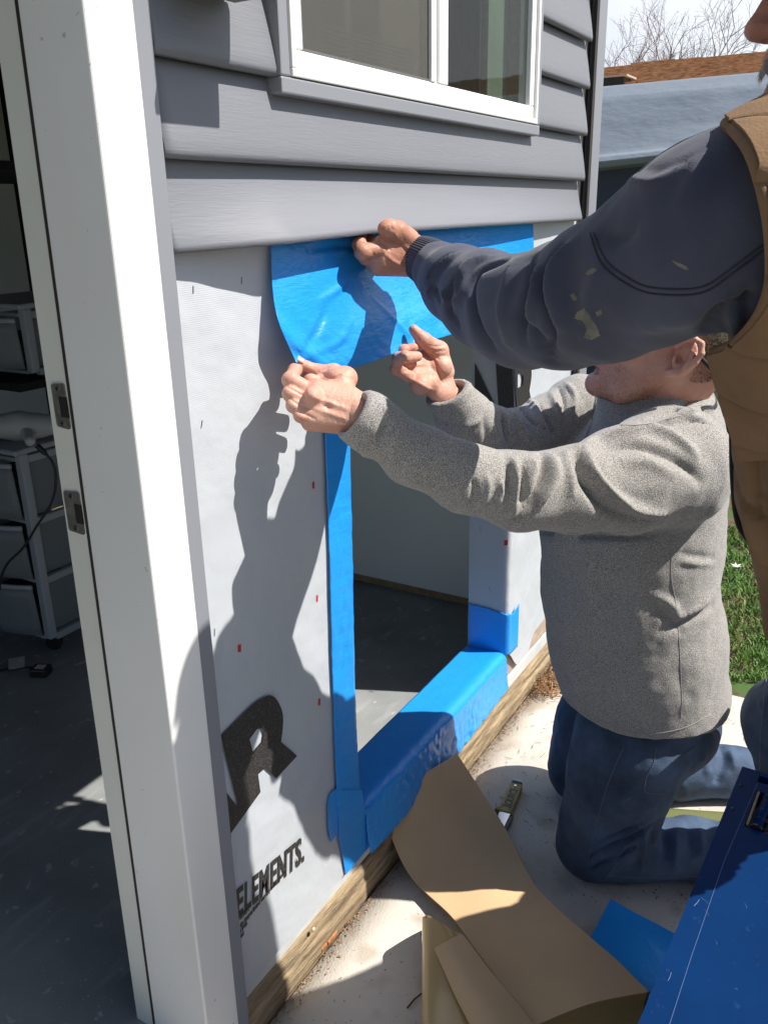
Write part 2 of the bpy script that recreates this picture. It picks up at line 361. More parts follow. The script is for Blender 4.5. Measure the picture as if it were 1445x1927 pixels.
def strike(p0, p1, name, latch):
    A = onX(*p0, XJ+.002); B = onX(*p1, XJ+.002); yc = (A[1]+B[1])/2; zc = (A[2]+B[2])/2; hh = abs(A[2]-B[2])/2
    hy = .014 if not latch else .017; y0 = tilt(zc)+.007
    b = MB()
    # plate with rounded corners
    ring = []
    for cx, cz, a0 in ((y0+2*hy-.005, zc+hh-.006, 0), (y0+.004, zc+hh-.004, 90), (y0+.004, zc-hh+.004, 180), (y0+2*hy-.005, zc-hh+.006, 270)):
        for k in range(5): a = math.radians(a0+k*22.5); ring.append((cx+.004*math.cos(a), cz+.004*math.sin(a)))
    n = len(ring)
    b.add([(XJ+.0018, y, z) for y, z in ring]+[(XJ+.0042, y, z) for y, z in ring], [tuple(range(n))]+[tuple(range(2*n-1, n-1, -1))]+[(i, i+n, (i+1) % n+n, (i+1) % n) for i in range(n)])
    pl = part(b, 'strike_plate', M['steel'])
    b = MB(); b.box((XJ+.0012, y0-.001, zc-hh*.48), (XJ+.003, y0+(hy*1.0 if not latch else hy*.75), zc+hh*.42)); part(b, 'latch_hole', M['hole'], parent=pl)
    for s in (-1, 1):
        b = MB(); b.tube([(XJ+.0005, y0+hy, zc+s*hh*.76), (XJ+.003, y0+hy, zc+s*hh*.76)], .0038, 12); part(b, 'screw', M['screw'], parent=pl)
        b = MB(); b.box((XJ+.0001, y0+hy-.0028, zc+s*hh*.76-.0005), (XJ+.0009, y0+hy+.0028, zc+s*hh*.76+.0005)); b.box((XJ+.0001, y0+hy-.0005, zc+s*hh*.76-.0028), (XJ+.0007, y0+hy+.0005, zc+s*hh*.76+.0028)); part(b, 'screw_slot', M['hole'], parent=pl)
strike((120, 722), (127, 808), 'deadbolt', False); strike((140, 925), (150, 1005), 'latch', True)
# interior shell
b = MB(); b.box((2.69, .113, .12), (2.72, 3.6, 2.5)); b.box((2.664, .115, .112), (2.69, 1.6, 2.45)); part(b, 'side_wall', M['drywall'])
b = MB(); b.box((2.655, .115, .096), (2.669, 1.6, .118)); part(b, 'base_strip', M['woodraw'])
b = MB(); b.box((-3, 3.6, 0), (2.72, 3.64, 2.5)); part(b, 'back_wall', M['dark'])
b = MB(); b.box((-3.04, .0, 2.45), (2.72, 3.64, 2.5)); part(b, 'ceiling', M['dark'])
b = MB(); b.box((-3.0, .0, 0), (-.16, .1, 2.6)); b.box((-.16, 0, 2.12), (.86, .1, 2.6)); part(b, 'front_wall', M['siding'])
b = MB(); b.box((.86, .113, .09), (1.30, .125, 2.45)); b.box((1.30, .113, 1.33), (2.17, .125, 1.66)); b.box((1.0, .113, 2.25), (2.664, .125, 2.45)); b.box((2.17, .113, .09), (2.66, .125, 2.45)); part(b, 'inner_wall', M['drywall'])
# flashing tape round the opening
def ripple(x, z): return .0011*noise.noise(Vector((x*18, z*55, 3)))+.0008*noise.noise(Vector((x*60, z*20, 7)))
_q = sorted([tuple(onY(*p, -.0112)) for p in [(612, 700), (612, 812), (620, 1050), (627, 1300), (634, 1490)]], key=lambda t: t[2]); _xl = [t[0] for t in _q]; _zl = [t[2] for t in _q]
_q = sorted([tuple(onY(*p, -.0112)) for p in [(656, 700), (658, 812), (663, 1050), (668, 1300), (673, 1410), (681, 1523)]], key=lambda t: t[2]); _xr = [t[0] for t in _q]; _zr = [t[2] for t in _q]
def XRT(z): return float(np.interp(z, _zr, _xr))
def tL(u, v):
    z = 1.42-v*(1.42-.245)
    xl = np.interp(z, _zl, _xl); xr = XRT(z)
    x = xl+u*(xr-xl); return (x, -.0105-.5*abs(wavy(x, z))+ripple(x, z), z)
b = MB(); b.grid(tL, 14, 240); o = part(b, 'jamb_tape', M['blue'], True); solid(o, .0012)
b = MB(); b.grid(lambda u, v: (XRT(1.32-v*1.075)+.0002+u*.004, -.0108+u*.128, 1.32-v*1.075), 8, 40); solid(part(b, 'jamb_tape', M['blue'], True), .001)
# foot of the left strip, tapering to a point
foot = [onY(*p, -.0112) for p in [(634, 1486), (679, 1486), (684, 1524), (728, 1500), (726, 1546), (700, 1586), (650, 1646), (645, 1612), (638, 1580), (636, 1530)]]
b = MB(); V, F = poly_plane([[(p[0], p[2]) for p in foot]], lambda x, z: (x, -.0128-.0015*math.sin(x*40), z)); solid(meshobj('jamb_tape', V, F, M['blue'], GAR), .0012)
p2 = [onY(*p, -.009) for p in [(620, 1494), (636, 1480), (640, 1562), (622, 1584), (617, 1560), (616, 1515)]]
V, F = poly_plane([[(p[0], p[2]) for p in p2]], lambda x, z: (x, -.0098, z)); solid(meshobj('tape_scrap', V, F, M['blue'], GAR), .001)
# sill: rounded nose, slope inward, apron
def sillf(u, v):
    x = 1.322+u*(2.124-1.322)
    s = v*.27; r = .013; top = .117
    zs_ = .245
    if s < top-r: y = .117-s; z = zs_-(y)*.06
    elif s < top+r*.57: a = (s-(top-r))/(r*1.57)*math.pi/2; y = r-r*math.sin(a)-.0; z = zs_-r+r*math.cos(a)-.001; y -= .0
    else: d = s-top-r*.57; y = -.001-.012*min(1, d*9); z = zs_-r-.001-d
    rr = .0022*noise.noise(Vector((x*9, v*5, 4)))+.0012*noise.noise(Vector((x*30, v*26, 8)))
    ap = max(0, v-.5)
    rr += ap*.010*noise.noise(Vector((x*30, v*9, 2)))*(1 if x < 1.8 else .35)
    zb = .125-.012*math.sin((x-1.35)*5)
    cr_ = noise.noise(Vector((x*60, (v-.3)*14, 6)))*noise.noise(Vector((x*11, v*4, 1))); rr += .009*cr_*min(1, max(0, (v-.3)*6))
    if v > .5: z = max(z, zb)
    return (x, y-.012+rr if v > .46 else y-.012*0+rr*.6-(.012*max(0, (v-.38)/.08)), z)
b = MB(); b.grid(sillf, 150, 60); o = part(b, 'sill_tape', M['blue'], True); solid(o, .0012, -1)
# the tape turned up the right reveal
_rz = [onX(885, 1136, 2.1245)[2], onX(925, 1146, 2.1245)[2], onX(955, 1158, 2.1245)[2], onY(968, 1150, -.018)[2], onY(981, 1131, -.018)[2]]
def revt(u, v):
    s = u*.205; r = .022
    zt = np.interp(s, [0, .06, .13, .165, .205], _rz)+.004*noise.noise(Vector((s*120, 0, 0)))
    z = .236+v*(zt-.236)
    if s < .13-r: x, y = 2.1245, .112-s
    elif s < .13+r: a = (s-(.13-r))/(2*r)*math.pi/2; x = 2.1245+r*(1-math.cos(a)); y = (.112-.13+r)-r*math.sin(a)
    else: x = 2.1245+r+(s-.13-r); y = -.018
    return (x, y-.001, z)
b = MB(); b.grid(revt, 60, 24); o = part(b, 'corner_tape', M['blue'], True); solid(o, .0012)
# ------------------------------------------------------------------ window
WIN = empty('window', (1.7, 0, 1.68)); WIN.parent = GAR; WIN.matrix_parent_inverse = Matrix.Translation(-GAR.location)
def wpart(b, name, m, smooth=False): return b.build(name, m, WIN, smooth)
# the course line of the window drops slightly, so trims are plain boxes
def frame(b, x0, x1, z0, z1, t, ya, yb, top=False):
    b.box((x0, ya, z0), (x1, yb, z0+t)); b.box((x0, ya, z0+t), (x0+t, yb, z1)); b.box((x1-t, ya, z0+t), (x1, yb, z1))
    if top: b.box((x0+t, ya, z1-t), (x1-t, yb, z1))
b = MB(); frame(b, 1.128, 2.182, 1.668, 2.8, .024, -.036, .004); bevel(wpart(b, 'window_trim', M['trim']), .003)
b = MB(); frame(b, 1.1553, 2.1617, 1.6933, 2.8, .012, -.038, .01); bevel(wpart(b, 'outer_frame', M['white']), .002)
b = MB(); frame(b, 1.1675, 2.1495, 1.7056, 2.8, .027, -.031, .0); bevel(wpart(b, 'sash_frame', M['white']), .003)
b = MB(); b.box((1.612, -.033, 1.7328), (1.632, -.005, 2.8)); b.box((1.6325, -.027, 1.7328), (1.645, -.005, 2.8)); b.box((1.6455, -.032, 1.7328), (1.684, -.005, 2.8)); bevel(wpart(b, 'mullion', M['white']), .002)
glass = mat('window_glass', (.02, .025, .022), .02, spec=.9, alpha=.30)
b = MB(); b.box((1.684, -.020, 1.7328), (2.1222, -.016, 2.8)); wpart(b, 'pane', glass)
b = MB(); b.box((1.1948, -.014, 1.7328), (1.612, -.010, 2.8)); wpart(b, 'pane', glass)
scr = mat('insect_screen', (.10, .10, .09), .7, alpha=.55)
b = MB(); b.box((1.1948, -.0265, 1.7328), (1.612, -.0255, 2.8)); wpart(b, 'insect_screen', scr)
b = MB(); frame(b, 1.1949, 1.6119, 1.7329, 2.8, .004, -.0285, -.0268); wpart(b, 'screen_frame', mat('dark_frame', (.12, .12, .12), .5))
blind = mat('blind', (.50, .47, .38), .7)
bb = mat('backing_reflection', (.34, .31, .25), .9, var=.5, vscale=18, stretch=(1, 1, .6))  # brown mottling painted in to imitate trees mirrored in the right pane
b = MB(); b.box((1.19, .045, 1.66), (1.62, .10, 1.70)); 
for k in range(9): b.obox((1.42, .03, 1.738+k*.007), (.21, 0, 0), (0, .012, .003), (0, 0, .0012))
wpart(b, 'blind_slats', blind)
b = MB(); b.box((1.15, .16, 1.6), (2.4, .17, 2.8)); wpart(b, 'window_backing', bb)
gs = mat('green_mottle', (.22, .33, .22), .7, var=.3, vscale=5)  # mottled green for a flat panel behind the right pane
b = MB(); b.box((2.01, .03, 1.70), (2.12, .035, 2.8)); wpart(b, 'green_panel', gs)
b = MB(); b.box((1.69, .03, 1.70), (1.80, .035, 2.8)); wpart(b, 'grey_green_strip', mat('grey_green_mottle', (.20, .23, .18), .7, var=.3, vscale=8))  # flat grey-green strip behind the right pane

# ------------------------------------------------------------------ sculpting kit: smooth-blended solids -> one continuous mesh
class SDF:
    def __init__(s, lo, hi, res):
        s.lo = np.array(lo, float); s.res = res; s.n = np.ceil((np.array(hi)-s.lo)/res).astype(int)+1
        s.F = np.full(s.n, .06, np.float32)
        s.ax = [s.lo[i]+res*np.arange(s.n[i]) for i in range(3)]
    def sub(s, a, b):
        i0 = np.clip(np.floor((np.array(a)-s.lo)/s.res).astype(int), 0, s.n); i1 = np.clip(np.ceil((np.array(b)-s.lo)/s.res).astype(int)+1, 0, s.n)
        if np.any(i1 <= i0): return None
        X, Y, Z = np.meshgrid(*[s.ax[k][i0[k]:i1[k]] for k in range(3)], indexing='ij')
        return tuple(slice(i0[k], i1[k]) for k in range(3)), np.stack([X, Y, Z], -1)
    def apply(s, sl, d, k, op='+'):
        F = s.F[sl]
        if op == '+':
            h = np.clip(.5+.5*(F-d)/k, 0, 1); s.F[sl] = F*(1-h)+d*h-k*h*(1-h)
        else:
            h = np.clip(.5-.5*(F+d)/k, 0, 1); s.F[sl] = F*(1-h)+(-d)*h+k*h*(1-h)
    def cone(s, a, b, ra, rb, k=.01, op='+'):
        a = np.array(a, float); b = np.array(b, float); r = max(ra, rb)+k+4*s.res
        q = s.sub(np.minimum(a, b)-r, np.maximum(a, b)+r)
        if q is None: return s
        sl, P = q; ab = b-a; L2 = max(ab@ab, 1e-9); t = np.clip(((P-a)@ab)/L2, 0, 1)
        d = np.linalg.norm(P-a-t[..., None]*ab, axis=-1)-(ra+(rb-ra)*t); s.apply(sl, d, k, op); return s
    def chain(s, pts, k=.01, op='+'):
        for (a, ra), (b, rb) in zip(pts[:-1], pts[1:]): s.cone(a, b, ra, rb, k, op)
        return s
    def ell(s, c, rad, axes=None, k=.01, op='+'):
        c = np.array(c, float); A = np.eye(3) if axes is None else np.array([_n(x) for x in axes]); rad = np.array(rad, float)
        r = max(rad)+k+4*s.res; q = s.sub(c-r, c+r)
        if q is None: return s
        sl, P = q; L = (P-c)@A.T; k0 = np.linalg.norm(L/rad, axis=-1); k1 = np.linalg.norm(L/rad**2, axis=-1)+1e-9
        s.apply(sl, k0*(k0-1)/k1, k, op); return s
    def eseg(s, a, b, ra, rb, side, k=.02, op='+'):      # limb with an elliptical section; r = (along side, across)
        a = np.array(a, float); b = np.array(b, float); m = max(*ra, *rb)+k+4*s.res
        q = s.sub(np.minimum(a, b)-m, np.maximum(a, b)+m)
        if q is None: return s
        sl, P = q; ab = b-a; L = np.linalg.norm(ab); T = ab/L; sd = _n(np.array(side)-T*np.dot(side, T)); cr = np.cross(T, sd)
        D = P-a; t = np.clip((D@T)/L, 0, 1); R0 = ra[0]+(rb[0]-ra[0])*t; R1 = ra[1]+(rb[1]-ra[1])*t
        e = D@T-t*L; m0 = np.minimum(R0, R1)
        x = (D@sd)/R0; y = (D@cr)/R1; z = e/m0
        k0 = np.sqrt(x*x+y*y+z*z); k1 = np.sqrt((x/R0)**2+(y/R1)**2+(z/m0)**2)+1e-9
        s.apply(sl, k0*(k0-1)/k1, k, op); return s
    def cut(s, p, n, k=.003, lo=None, hi=None):           # remove the side n points to
        q = s.sub(s.lo if lo is None else lo, (s.lo+s.n*s.res) if hi is None else hi)
        if q is None: return s
        sl, P = q; d = (P-np.array(p))@_n(n); s.apply(sl, -d, k, '-'); return s
    def mesh(s, smooth=2):
        F = s.F; I = F < 0; n = s.n
        c = [(i, j, k) for i in (0, 1) for j in (0, 1) for k in (0, 1)]
        cnt = np.zeros(n-1, np.int8)
        for i, j, k in c: cnt += I[i:n[0]-1+i, j:n[1]-1+j, k:n[2]-1+k]
        A = np.argwhere((cnt > 0) & (cnt < 8)); ids = np.full(n-1, -1, np.int32); ids[tuple(A.T)] = np.arange(len(A))
        acc = np.zeros((len(A), 3)); w = np.zeros(len(A))
        for p in c:
            for ax in range(3):
                if p[ax]: continue
                q = list(p); q[ax] = 1
                f0 = F[tuple((A+p).T)]; f1 = F[tuple((A+q).T)]; m = (f0 < 0) != (f1 < 0)
                t = np.where(m, f0/(f0-f1+1e-12), 0); e = np.tile(np.array(p, float), (len(A), 1)); e[:, ax] += t
                acc[m] += e[m]; w[m] += 1
        V = s.lo+(A+acc/w[:, None])*s.res
        Q = []
        for ax in range(3):
            sl0 = [slice(None)]*3; sl1 = [slice(None)]*3; sl0[ax] = slice(0, -1); sl1[ax] = slice(1, None)
            a0 = I[tuple(sl0)]; a1 = I[tuple(sl1)]; E = np.argwhere(a0 != a1)
            o1, o2 = [(1, 2), (2, 0), (0, 1)][ax]
            E = E[(E[:, o1] > 0) & (E[:, o2] > 0) & (E[:, o1] < n[o1]-1) & (E[:, o2] < n[o2]-1)]
            ins = a0[tuple(E.T)]
            def idd(d1, d2):
                e = E.copy(); e[:, o1] -= d1; e[:, o2] -= d2; return ids[tuple(e.T)]
            q = np.stack([idd(1, 1), idd(0, 1), idd(0, 0), idd(1, 0)], 1)
            q[~ins] = q[~ins][:, ::-1]; Q.append(q)
        Q = np.concatenate(Q); Q = Q[(Q >= 0).all(1)]
        E = np.concatenate([Q[:, [0, 1]], Q[:, [1, 2]], Q[:, [2, 3]], Q[:, [3, 0]]])
        for _ in range(smooth):
            a = np.zeros_like(V); cn = np.zeros(len(V))
            np.add.at(a, E[:, 0], V[E[:, 1]]); np.add.at(a, E[:, 1], V[E[:, 0]]); np.add.at(cn, E[:, 0], 1); np.add.at(cn, E[:, 1], 1)
            V = V*.5+.5*a/np.maximum(cn, 1)[:, None]
        return V, Q
def vnormals(V, Q):
    n = np.cross(V[Q[:, 2]]-V[Q[:, 0]], V[Q[:, 3]]-V[Q[:, 1]]); N = np.zeros_like(V)
    for k in range(4): np.add.at(N, Q[:, k], n)
    return N/(np.linalg.norm(N, axis=1)[:, None]+1e-12)
def bvh(V, Q): return BVHTree.FromPolygons([tuple(v) for v in V], [tuple(int(i) for i in q) for q in Q])
def shoot(B, px, py):
    r = ray(px, py); h = B.ray_cast(Vector(CAM), Vector(_n(r)))
    return None if h[0] is None else (np.array(h[0]), np.array(h[1]))
def dens(pts, step=6.):
    out = []
    pts = curve(pts, 5) if len(pts) > 2 else [np.array(p, float) for p in pts]
    for a, b in zip(pts[:-1], pts[1:]):
        m = max(1, int(np.linalg.norm(b-a)/step))
        for i in range(m): out.append(a+(b-a)*i/m)
    out.append(np.array(pts[-1], float)); return out
def sculpt(V, Q, folds):
    """folds: (pixel line, width m, height m): ridges (+) and creases (-) laid over the cloth where that line meets it"""
    B = bvh(V, Q); N = vnormals(V, Q); D = np.zeros(len(V))
    for pts, wd, am in folds:
        L = dens(pts); hits = []
        for p in L:
            h = shoot(B, *p)
            hits.append(None if h is None else h[0])
        n = len(L)
        segs = [(hits[i], hits[i+1], i/n) for i in range(n-1) if hits[i] is not None and hits[i+1] is not None and np.linalg.norm(hits[i]-hits[i+1]) < .05]
        if not segs: continue
        P = np.array([a for a, _, _ in segs]+[segs[-1][1]]); lo = P.min(0)-3*wd; hi = P.max(0)+3*wd
        idx = np.nonzero(((V > lo) & (V < hi)).all(1))[0]; X = V[idx]; best = np.full(len(idx), 9.); tt = np.zeros(len(idx))
        for a, b, t0 in segs:
            ab = b-a; L2 = ab@ab+1e-12; t = np.clip(((X-a)@ab)/L2, 0, 1); d = np.linalg.norm(X-a-t[:, None]*ab, axis=1); m = d < best
            best[m] = d[m]; tt[m] = t0
        fade = np.sin(np.clip(tt*1.0+.04, .0, 1)*math.pi)**.6
        D[idx] += am*np.exp(-(best/wd)**2)*fade
    return V+N*D[:, None]
def ncloth(V, Q, amp, sc, seed=0., st=(1, 1, 1)):
    N = vnormals(V, Q); d = np.array([noise.noise(Vector((v[0]*sc*st[0]+seed, v[1]*sc*st[1], v[2]*sc*st[2]))) for v in V]); return V+N*(amp*d)[:, None]
def seam(B, pts, r, name, m, parent, off=.0005, n=6):
    L = dens(pts, 5); P = [shoot(B, *p) for p in L]; P = [h[0]+_n(CAM-h[0])*off for h in P if h is not None]
    if len(P) > 1: return MB().tube(P, r, n).build(name, m, parent, True)
def decal(B, pts, name, m, parent, off=.0006, step=2.2):
    pts = [np.array(p, float) for p in pts]; x0, y0 = np.min(pts, 0); x1, y1 = np.max(pts, 0)
    def inside(x, y):
        c = False; j = len(pts)-1
        for i in range(len(pts)):
            if (pts[i][1] > y) != (pts[j][1] > y) and x < (pts[j][0]-pts[i][0])*(y-pts[i][1])/(pts[j][1]-pts[i][1])+pts[i][0]: c = not c
            j = i
        return c
    b = MB(); cache = {}
    def vid(i, j):
        if (i, j) not in cache:
            h = shoot(B, x0+i*step, y0+j*step)
            cache[(i, j)] = None if h is None else len(b.v)
            if h is not None: b.v.append(tuple(h[0]+_n(CAM-h[0])*off))
        return cache[(i, j)]
    for i in range(int((x1-x0)/step)+1):
        for j in range(int((y1-y0)/step)+1):
            if inside(x0+(i+.5)*step, y0+(j+.5)*step):
                q = [vid(i, j), vid(i+1, j), vid(i+1, j+1), vid(i, j+1)]
                if None not in q: b.f.append(tuple(q))
    if b.f: return b.build(name, m, parent, True)
def pc(px, py, r, h):                    # pixel circle at horizontal distance h -> (point, radius m)
    P = onH(px, py, h); return P, rm(r, P)
def py_(px, py, r, y): P = onY(px, py, y); return P, rm(r, P)

# ------------------------------------------------------------------ cloth and skin materials
def skinmat(name, col, red):
    m = mat(name, col, .5, col2=red, vscale=16, bump=.0009, bscale=260, bump2=.0011, b2scale=70, sss=.10, ramp=(.3, .7), spec=.4)
    speck(m, 30, tuple(c*.95 for c in red), .55, .3); return m
M['skin'] = skinmat('skin', (.62, .36, .275), (.52, .235, .17))
M['skin_old'] = skinmat('ruddy_skin', (.52, .27, .185), (.38, .16, .105))
M['fleece'] = mat('heather_fleece', (.48, .458, .43), .95, col2=(.09, .086, .082), vscale=640, bump=.0012, bscale=420, ramp=(.36, .62), sheen=.25, det=3)
speck(M['fleece'], 1300, (.05, .05, .05), .60, .05)
M['sweat'] = mat('navy_sweatshirt', (.054, .062, .098), .95, var=.25, vscale=9, bump=.0005, bscale=500, sheen=.15)
speck(M['sweat'], 5, (.066, .075, .11), .5, .25)
M['jean'] = mat('denim', (.085, .140, .240), .85, col2=(.009, .017, .036), vscale=7, bump=.0009, bscale=330, ramp=(.30, .72), stretch=(1, 1, 1))
speck(M['jean'], 520, (.045, .07, .12), .56, .12)
M['thread'] = mat('stitching', (.10, .10, .12), .8)
M['duck'] = mat('tan_canvas', (.21, .125, .062), .92, var=.22, vscale=10, bump=.0008, bscale=300, bump2=.0015, b2scale=22)
M['lining'] = mat('black_lining', (.012, .012, .014), .9)
M['cap'] = mat('tweed_cap', (.26, .21, .14), .95, col2=(.05, .04, .028), vscale=260, ramp=(.42, .58), bump=.001, bscale=300)
M['strap'] = mat('black_strap', (.012, .012, .012), .7)
M['white_hair'] = mat('grey_hair', (.42, .39, .35), .6)
M['eye'] = mat('eye', (.75, .72, .68), .15)
M['iris'] = mat('iris', (.05, .06, .05), .1)
M['mouth'] = mat('lip', (.33, .12, .10), .5)
M['sole'] = mat('boot', (.07, .05, .035), .7, var=.3, vscale=20)
M['nail'] = mat('nail', (.66, .43, .35), .3)

# ------------------------------------------------------------------ the loose flap of tape
T3 = lambda a: a
FR = [[(510, 455, -.0125), (600, 445, -.013), (700, 434, -.013), (800, 424, -.013), (900, 418, -.013), (1002, 414, -.0125)],
      [(513, 545, -.022), (604, 548, -.030), (712, 540, -.036), (825, 532, -.034), (915, 510, -.024), (1005, 500, -.0135)],
      [(526, 610, -.036), (615, 625, -.044), (745, 600, -.056), (850, 580, -.050), (930, 560, -.034), (1008, 550, -.0145)],
      [(558, 683, -.046), (655, 693, -.056), (772, 654, -.068), (868, 624, -.062), (945, 604, -.042), (1010, 592, -.015)]]
def cr4(p, t):
    n = len(p)-1; x = min(max(t, 0), .99999)*n; i = int(x); t = x-i; q = [np.array(p[max(0, min(n, i+d))], float) for d in (-1, 0, 1, 2)]
    return .5*(2*q[1]+(q[2]-q[0])*t+(2*q[0]-5*q[1]+4*q[2]-q[3])*t*t+(3*q[1]-q[0]-3*q[2]+q[3])*t**3)
def flapf(u, v):
    c = cr4([cr4(r, u) for r in FR], v)
    w = .0016*noise.noise(Vector((u*14, v*5, 1)))+.0008*noise.noise(Vector((u*50, v*12, 5)))
    w += .004*v*math.sin(u*19+v*2)*(.4+.6*v)*.6
    pinch = math.exp(-((u-.03)/.10)**2)*v; w -= .0035*pinch*math.sin((v-u*1.5)*16)
    c[1] += 1.5*noise.noise(Vector((u*25, 0, 0)))*(v > .98)
    return onY(c[0], c[1], min(-.0115, c[2]-w*(.15+v)))
b = MB(); b.grid(flapf, 200, 70)
FV, FQ = np.array(b.v), np.array(b.f)
FV = sculpt(FV, FQ, [([(600, 568), (640, 540), (655, 520)], .006, -.004), ([(580, 470), (640, 462), (690, 470)], .006, .005), ([(575, 660), (600, 620), (612, 590)], .008, .005),
                     ([(590, 665), (640, 640), (660, 600)], .007, -.003), ([(700, 560), (740, 600), (768, 630)], .005, -.003), ([(760, 545), (772, 600)], .006, .003), ([(820, 560), (828, 610)], .006, .003)])
flap = meshobj('flashing_tape', FV, FQ, M['blue'], None, True); solid(flap, .001)
tag(flap, 'wide loose sheet of blue flashing tape being pulled down over the top of the opening', 'tape')

# ------------------------------------------------------------------ hands
def hand(name, sk, res=.0016):
    """sk: palm = list of eseg args, fingers = list of chains [(P, r)...]"""
    allp = [p for f in sk['fingers'] for p, _ in f]+[q[0] for q in sk['palm']]+[q[1] for q in sk['palm']]
    lo = np.min(allp, 0)-.05; hi = np.max(allp, 0)+.05
    s = SDF(lo, hi, res)
    for a, b_, ra, rb, side in sk['palm']: s.eseg(a, b_, ra, rb, side, .012)
    for a, r in sk.get('balls', []): s.cone(a, np.array(a)+1e-4, r, r, .010)
    P = s.F.copy()
    out = P
    for f in sk['fingers']:                 # fingers blend with the palm, not with each other
        s.F = P.copy(); s.chain(f, .0035)
        for q, r in f[1:-1]: s.cone(q, np.array(q)+1e-4, r*1.06, r*1.06, .004)
        # gentle web
        h_ = np.clip(.5+.5*(out-s.F)/.0028, 0, 1); out = out*(1-h_)+s.F*h_-.0028*h_*(1-h_)
    s.F = out
    if 'cuts' in sk:
        for a, b_, r in sk['cuts']: s.cone(a, b_, r, r, .004, '-')
    V, Q = s.mesh(3); return V, Q
def nailobj(P, nrm, dirv, w, l, parent):
    nrm = _n(nrm); dirv = _n(np.array(dirv)-nrm*np.dot(dirv, nrm)); sd = np.cross(nrm, dirv)
    b = MB(); b.grid(lambda u, v: P+sd*w*(u-.5)+dirv*l*(v-.5)-nrm*(.0018*(2*u-1)**2), 6, 6); o = b.build('fingernail', M['nail'], parent, True); solid(o, .0005); return o
Y = py_
WD = WF                                       # away from the camera
# kneeler, left hand (back of the hand to the camera, pinching the corner)
w_ = Y(674, 779, 36, -.168)[0]; mi = onY(586, 738, -.108); mp = onY(590, 786, -.118)
palm = [(w_, (mi+mp)/2+WD*.004, (.033, .023), (.041, .018), mp-mi), (w_, onY(630, 710, -.118), (.020, .018), (.015, .014), UP)]
L_f = [
    [Y(644, 718, 21, -.124), Y(628, 702, 16.5, -.104), Y(597, 699, 13, -.080), Y(569, 686, 10.5, -.062)],
    [Y(590, 740, 16, -.108), Y(547, 715, 15, -.078), Y(555, 697, 12, -.056), Y(568, 692, 10, -.046)],
    [Y(588, 757, 15, -.112), Y(547, 741, 14.5, -.084), Y(562, 722, 11, -.050), Y(590, 728, 9.5, -.050)],
    [Y(592, 773, 14, -.118), Y(553, 763, 13.5, -.092), Y(572, 748, 10.5, -.058), Y(600, 752, 9, -.062)],
    [Y(600, 787, 13.5, -.126), Y(566, 782, 12.5, -.104), Y(584, 772, 9.5, -.074), Y(606, 774, 8, -.080)]]
LH = hand('l', dict(palm=palm, fingers=L_f, balls=[(Y(650, 712, 16, -.130)[0], .018), (Y(588, 744, 10, -.120)[0], .010), (Y(612, 716, 12, -.100)[0], .013), (Y(585, 718, 12, -.088)[0], .011), (Y(622, 730, 12, -.112)[0], .014)]))
fwd_l = _n(w_-(mi+mp)/2)
# kneeler, right hand (palm to the camera, thumb over the flap, fingers behind)
w2_ = Y(836, 742, 30, -.122)[0]
m_i = onY(806, 660, -.082); m_p = onY(764, 708, -.094)
palm2 = [(w2_, (m_i+m_p)/2+WD*.006, (.031, .022), (.042, .015), m_p-m_i), (w2_, onY(828, 668, -.104), (.022, .020), (.017, .016), UP)]
R_f = [
    [Y(832, 700, 23, -.114), Y(824, 661, 19, -.110), Y(797, 641, 14.5, -.096), Y(778, 620, 9.5, -.082)],
    [Y(806, 660, 13, -.076), Y(776, 640, 12.5, -.048), Y(764, 648, 10, -.050), Y(786, 646, 8.5, -.068)],
    [Y(792, 676, 13, -.080), Y(758, 656, 12, -.060), Y(760, 660, 10.5, -.074), Y(778, 654, 8.8, -.088)],
    [Y(778, 692, 13, -.086), Y(751, 675, 12, -.076), Y(762, 672, 11, -.094), Y(785, 671, 9.8, -.100)],
    [Y(768, 708, 12, -.092), Y(746, 694, 11, -.088), Y(748, 682, 9.5, -.100), Y(758, 674, 8, -.106)]]
RH = hand('r', dict(palm=palm2, fingers=R_f, balls=[(Y(828, 690, 20, -.118)[0], .022), (Y(790, 724, 16, -.108)[0], .018), (Y(806, 720, 16, -.112)[0], .018)]))
# standing man, left hand (back to the camera, thumb on the siding, fingers hooked under it)
w3_ = Y(800, 486, 33, -.115)[0]
m3i = onY(712, 462, -.075); m3p = onY(716, 500, -.072)
palm3 = [(w3_, (m3i+m3p)/2, (.032, .022), (.034, .019), m3p-m3i), (w3_, onY(762, 446, -.098), (.019, .018), (.018, .017), UP)]
S_f = [
    [Y(768, 452, 22, -.104), Y(748, 436, 19, -.098), Y(733, 431, 17, -.094), Y(724, 430, 14, -.090)],
    [Y(716, 468, 16, -.078), Y(682, 474, 14.5, -.064), Y(676, 460, 12.5, -.052), Y(680, 446, 10, -.040)],
    [Y(716, 480, 15, -.076), Y(688, 484, 13, -.056), Y(690, 466, 11.5, -.040), Y(696, 450, 10, -.034)],
    [Y(720, 490, 14, -.074), Y(698, 492, 12, -.052), Y(704, 472, 11, -.036), Y(712, 452, 9.5, -.032)],
    [Y(728, 500, 13, -.074), Y(710, 500, 11, -.054), Y(716, 482, 9.5, -.036), Y(724, 462, 8.5, -.032)]]
SH = hand('s', dict(palm=palm3, fingers=S_f, balls=[(Y(770, 500, 15, -.104)[0], .014)]))
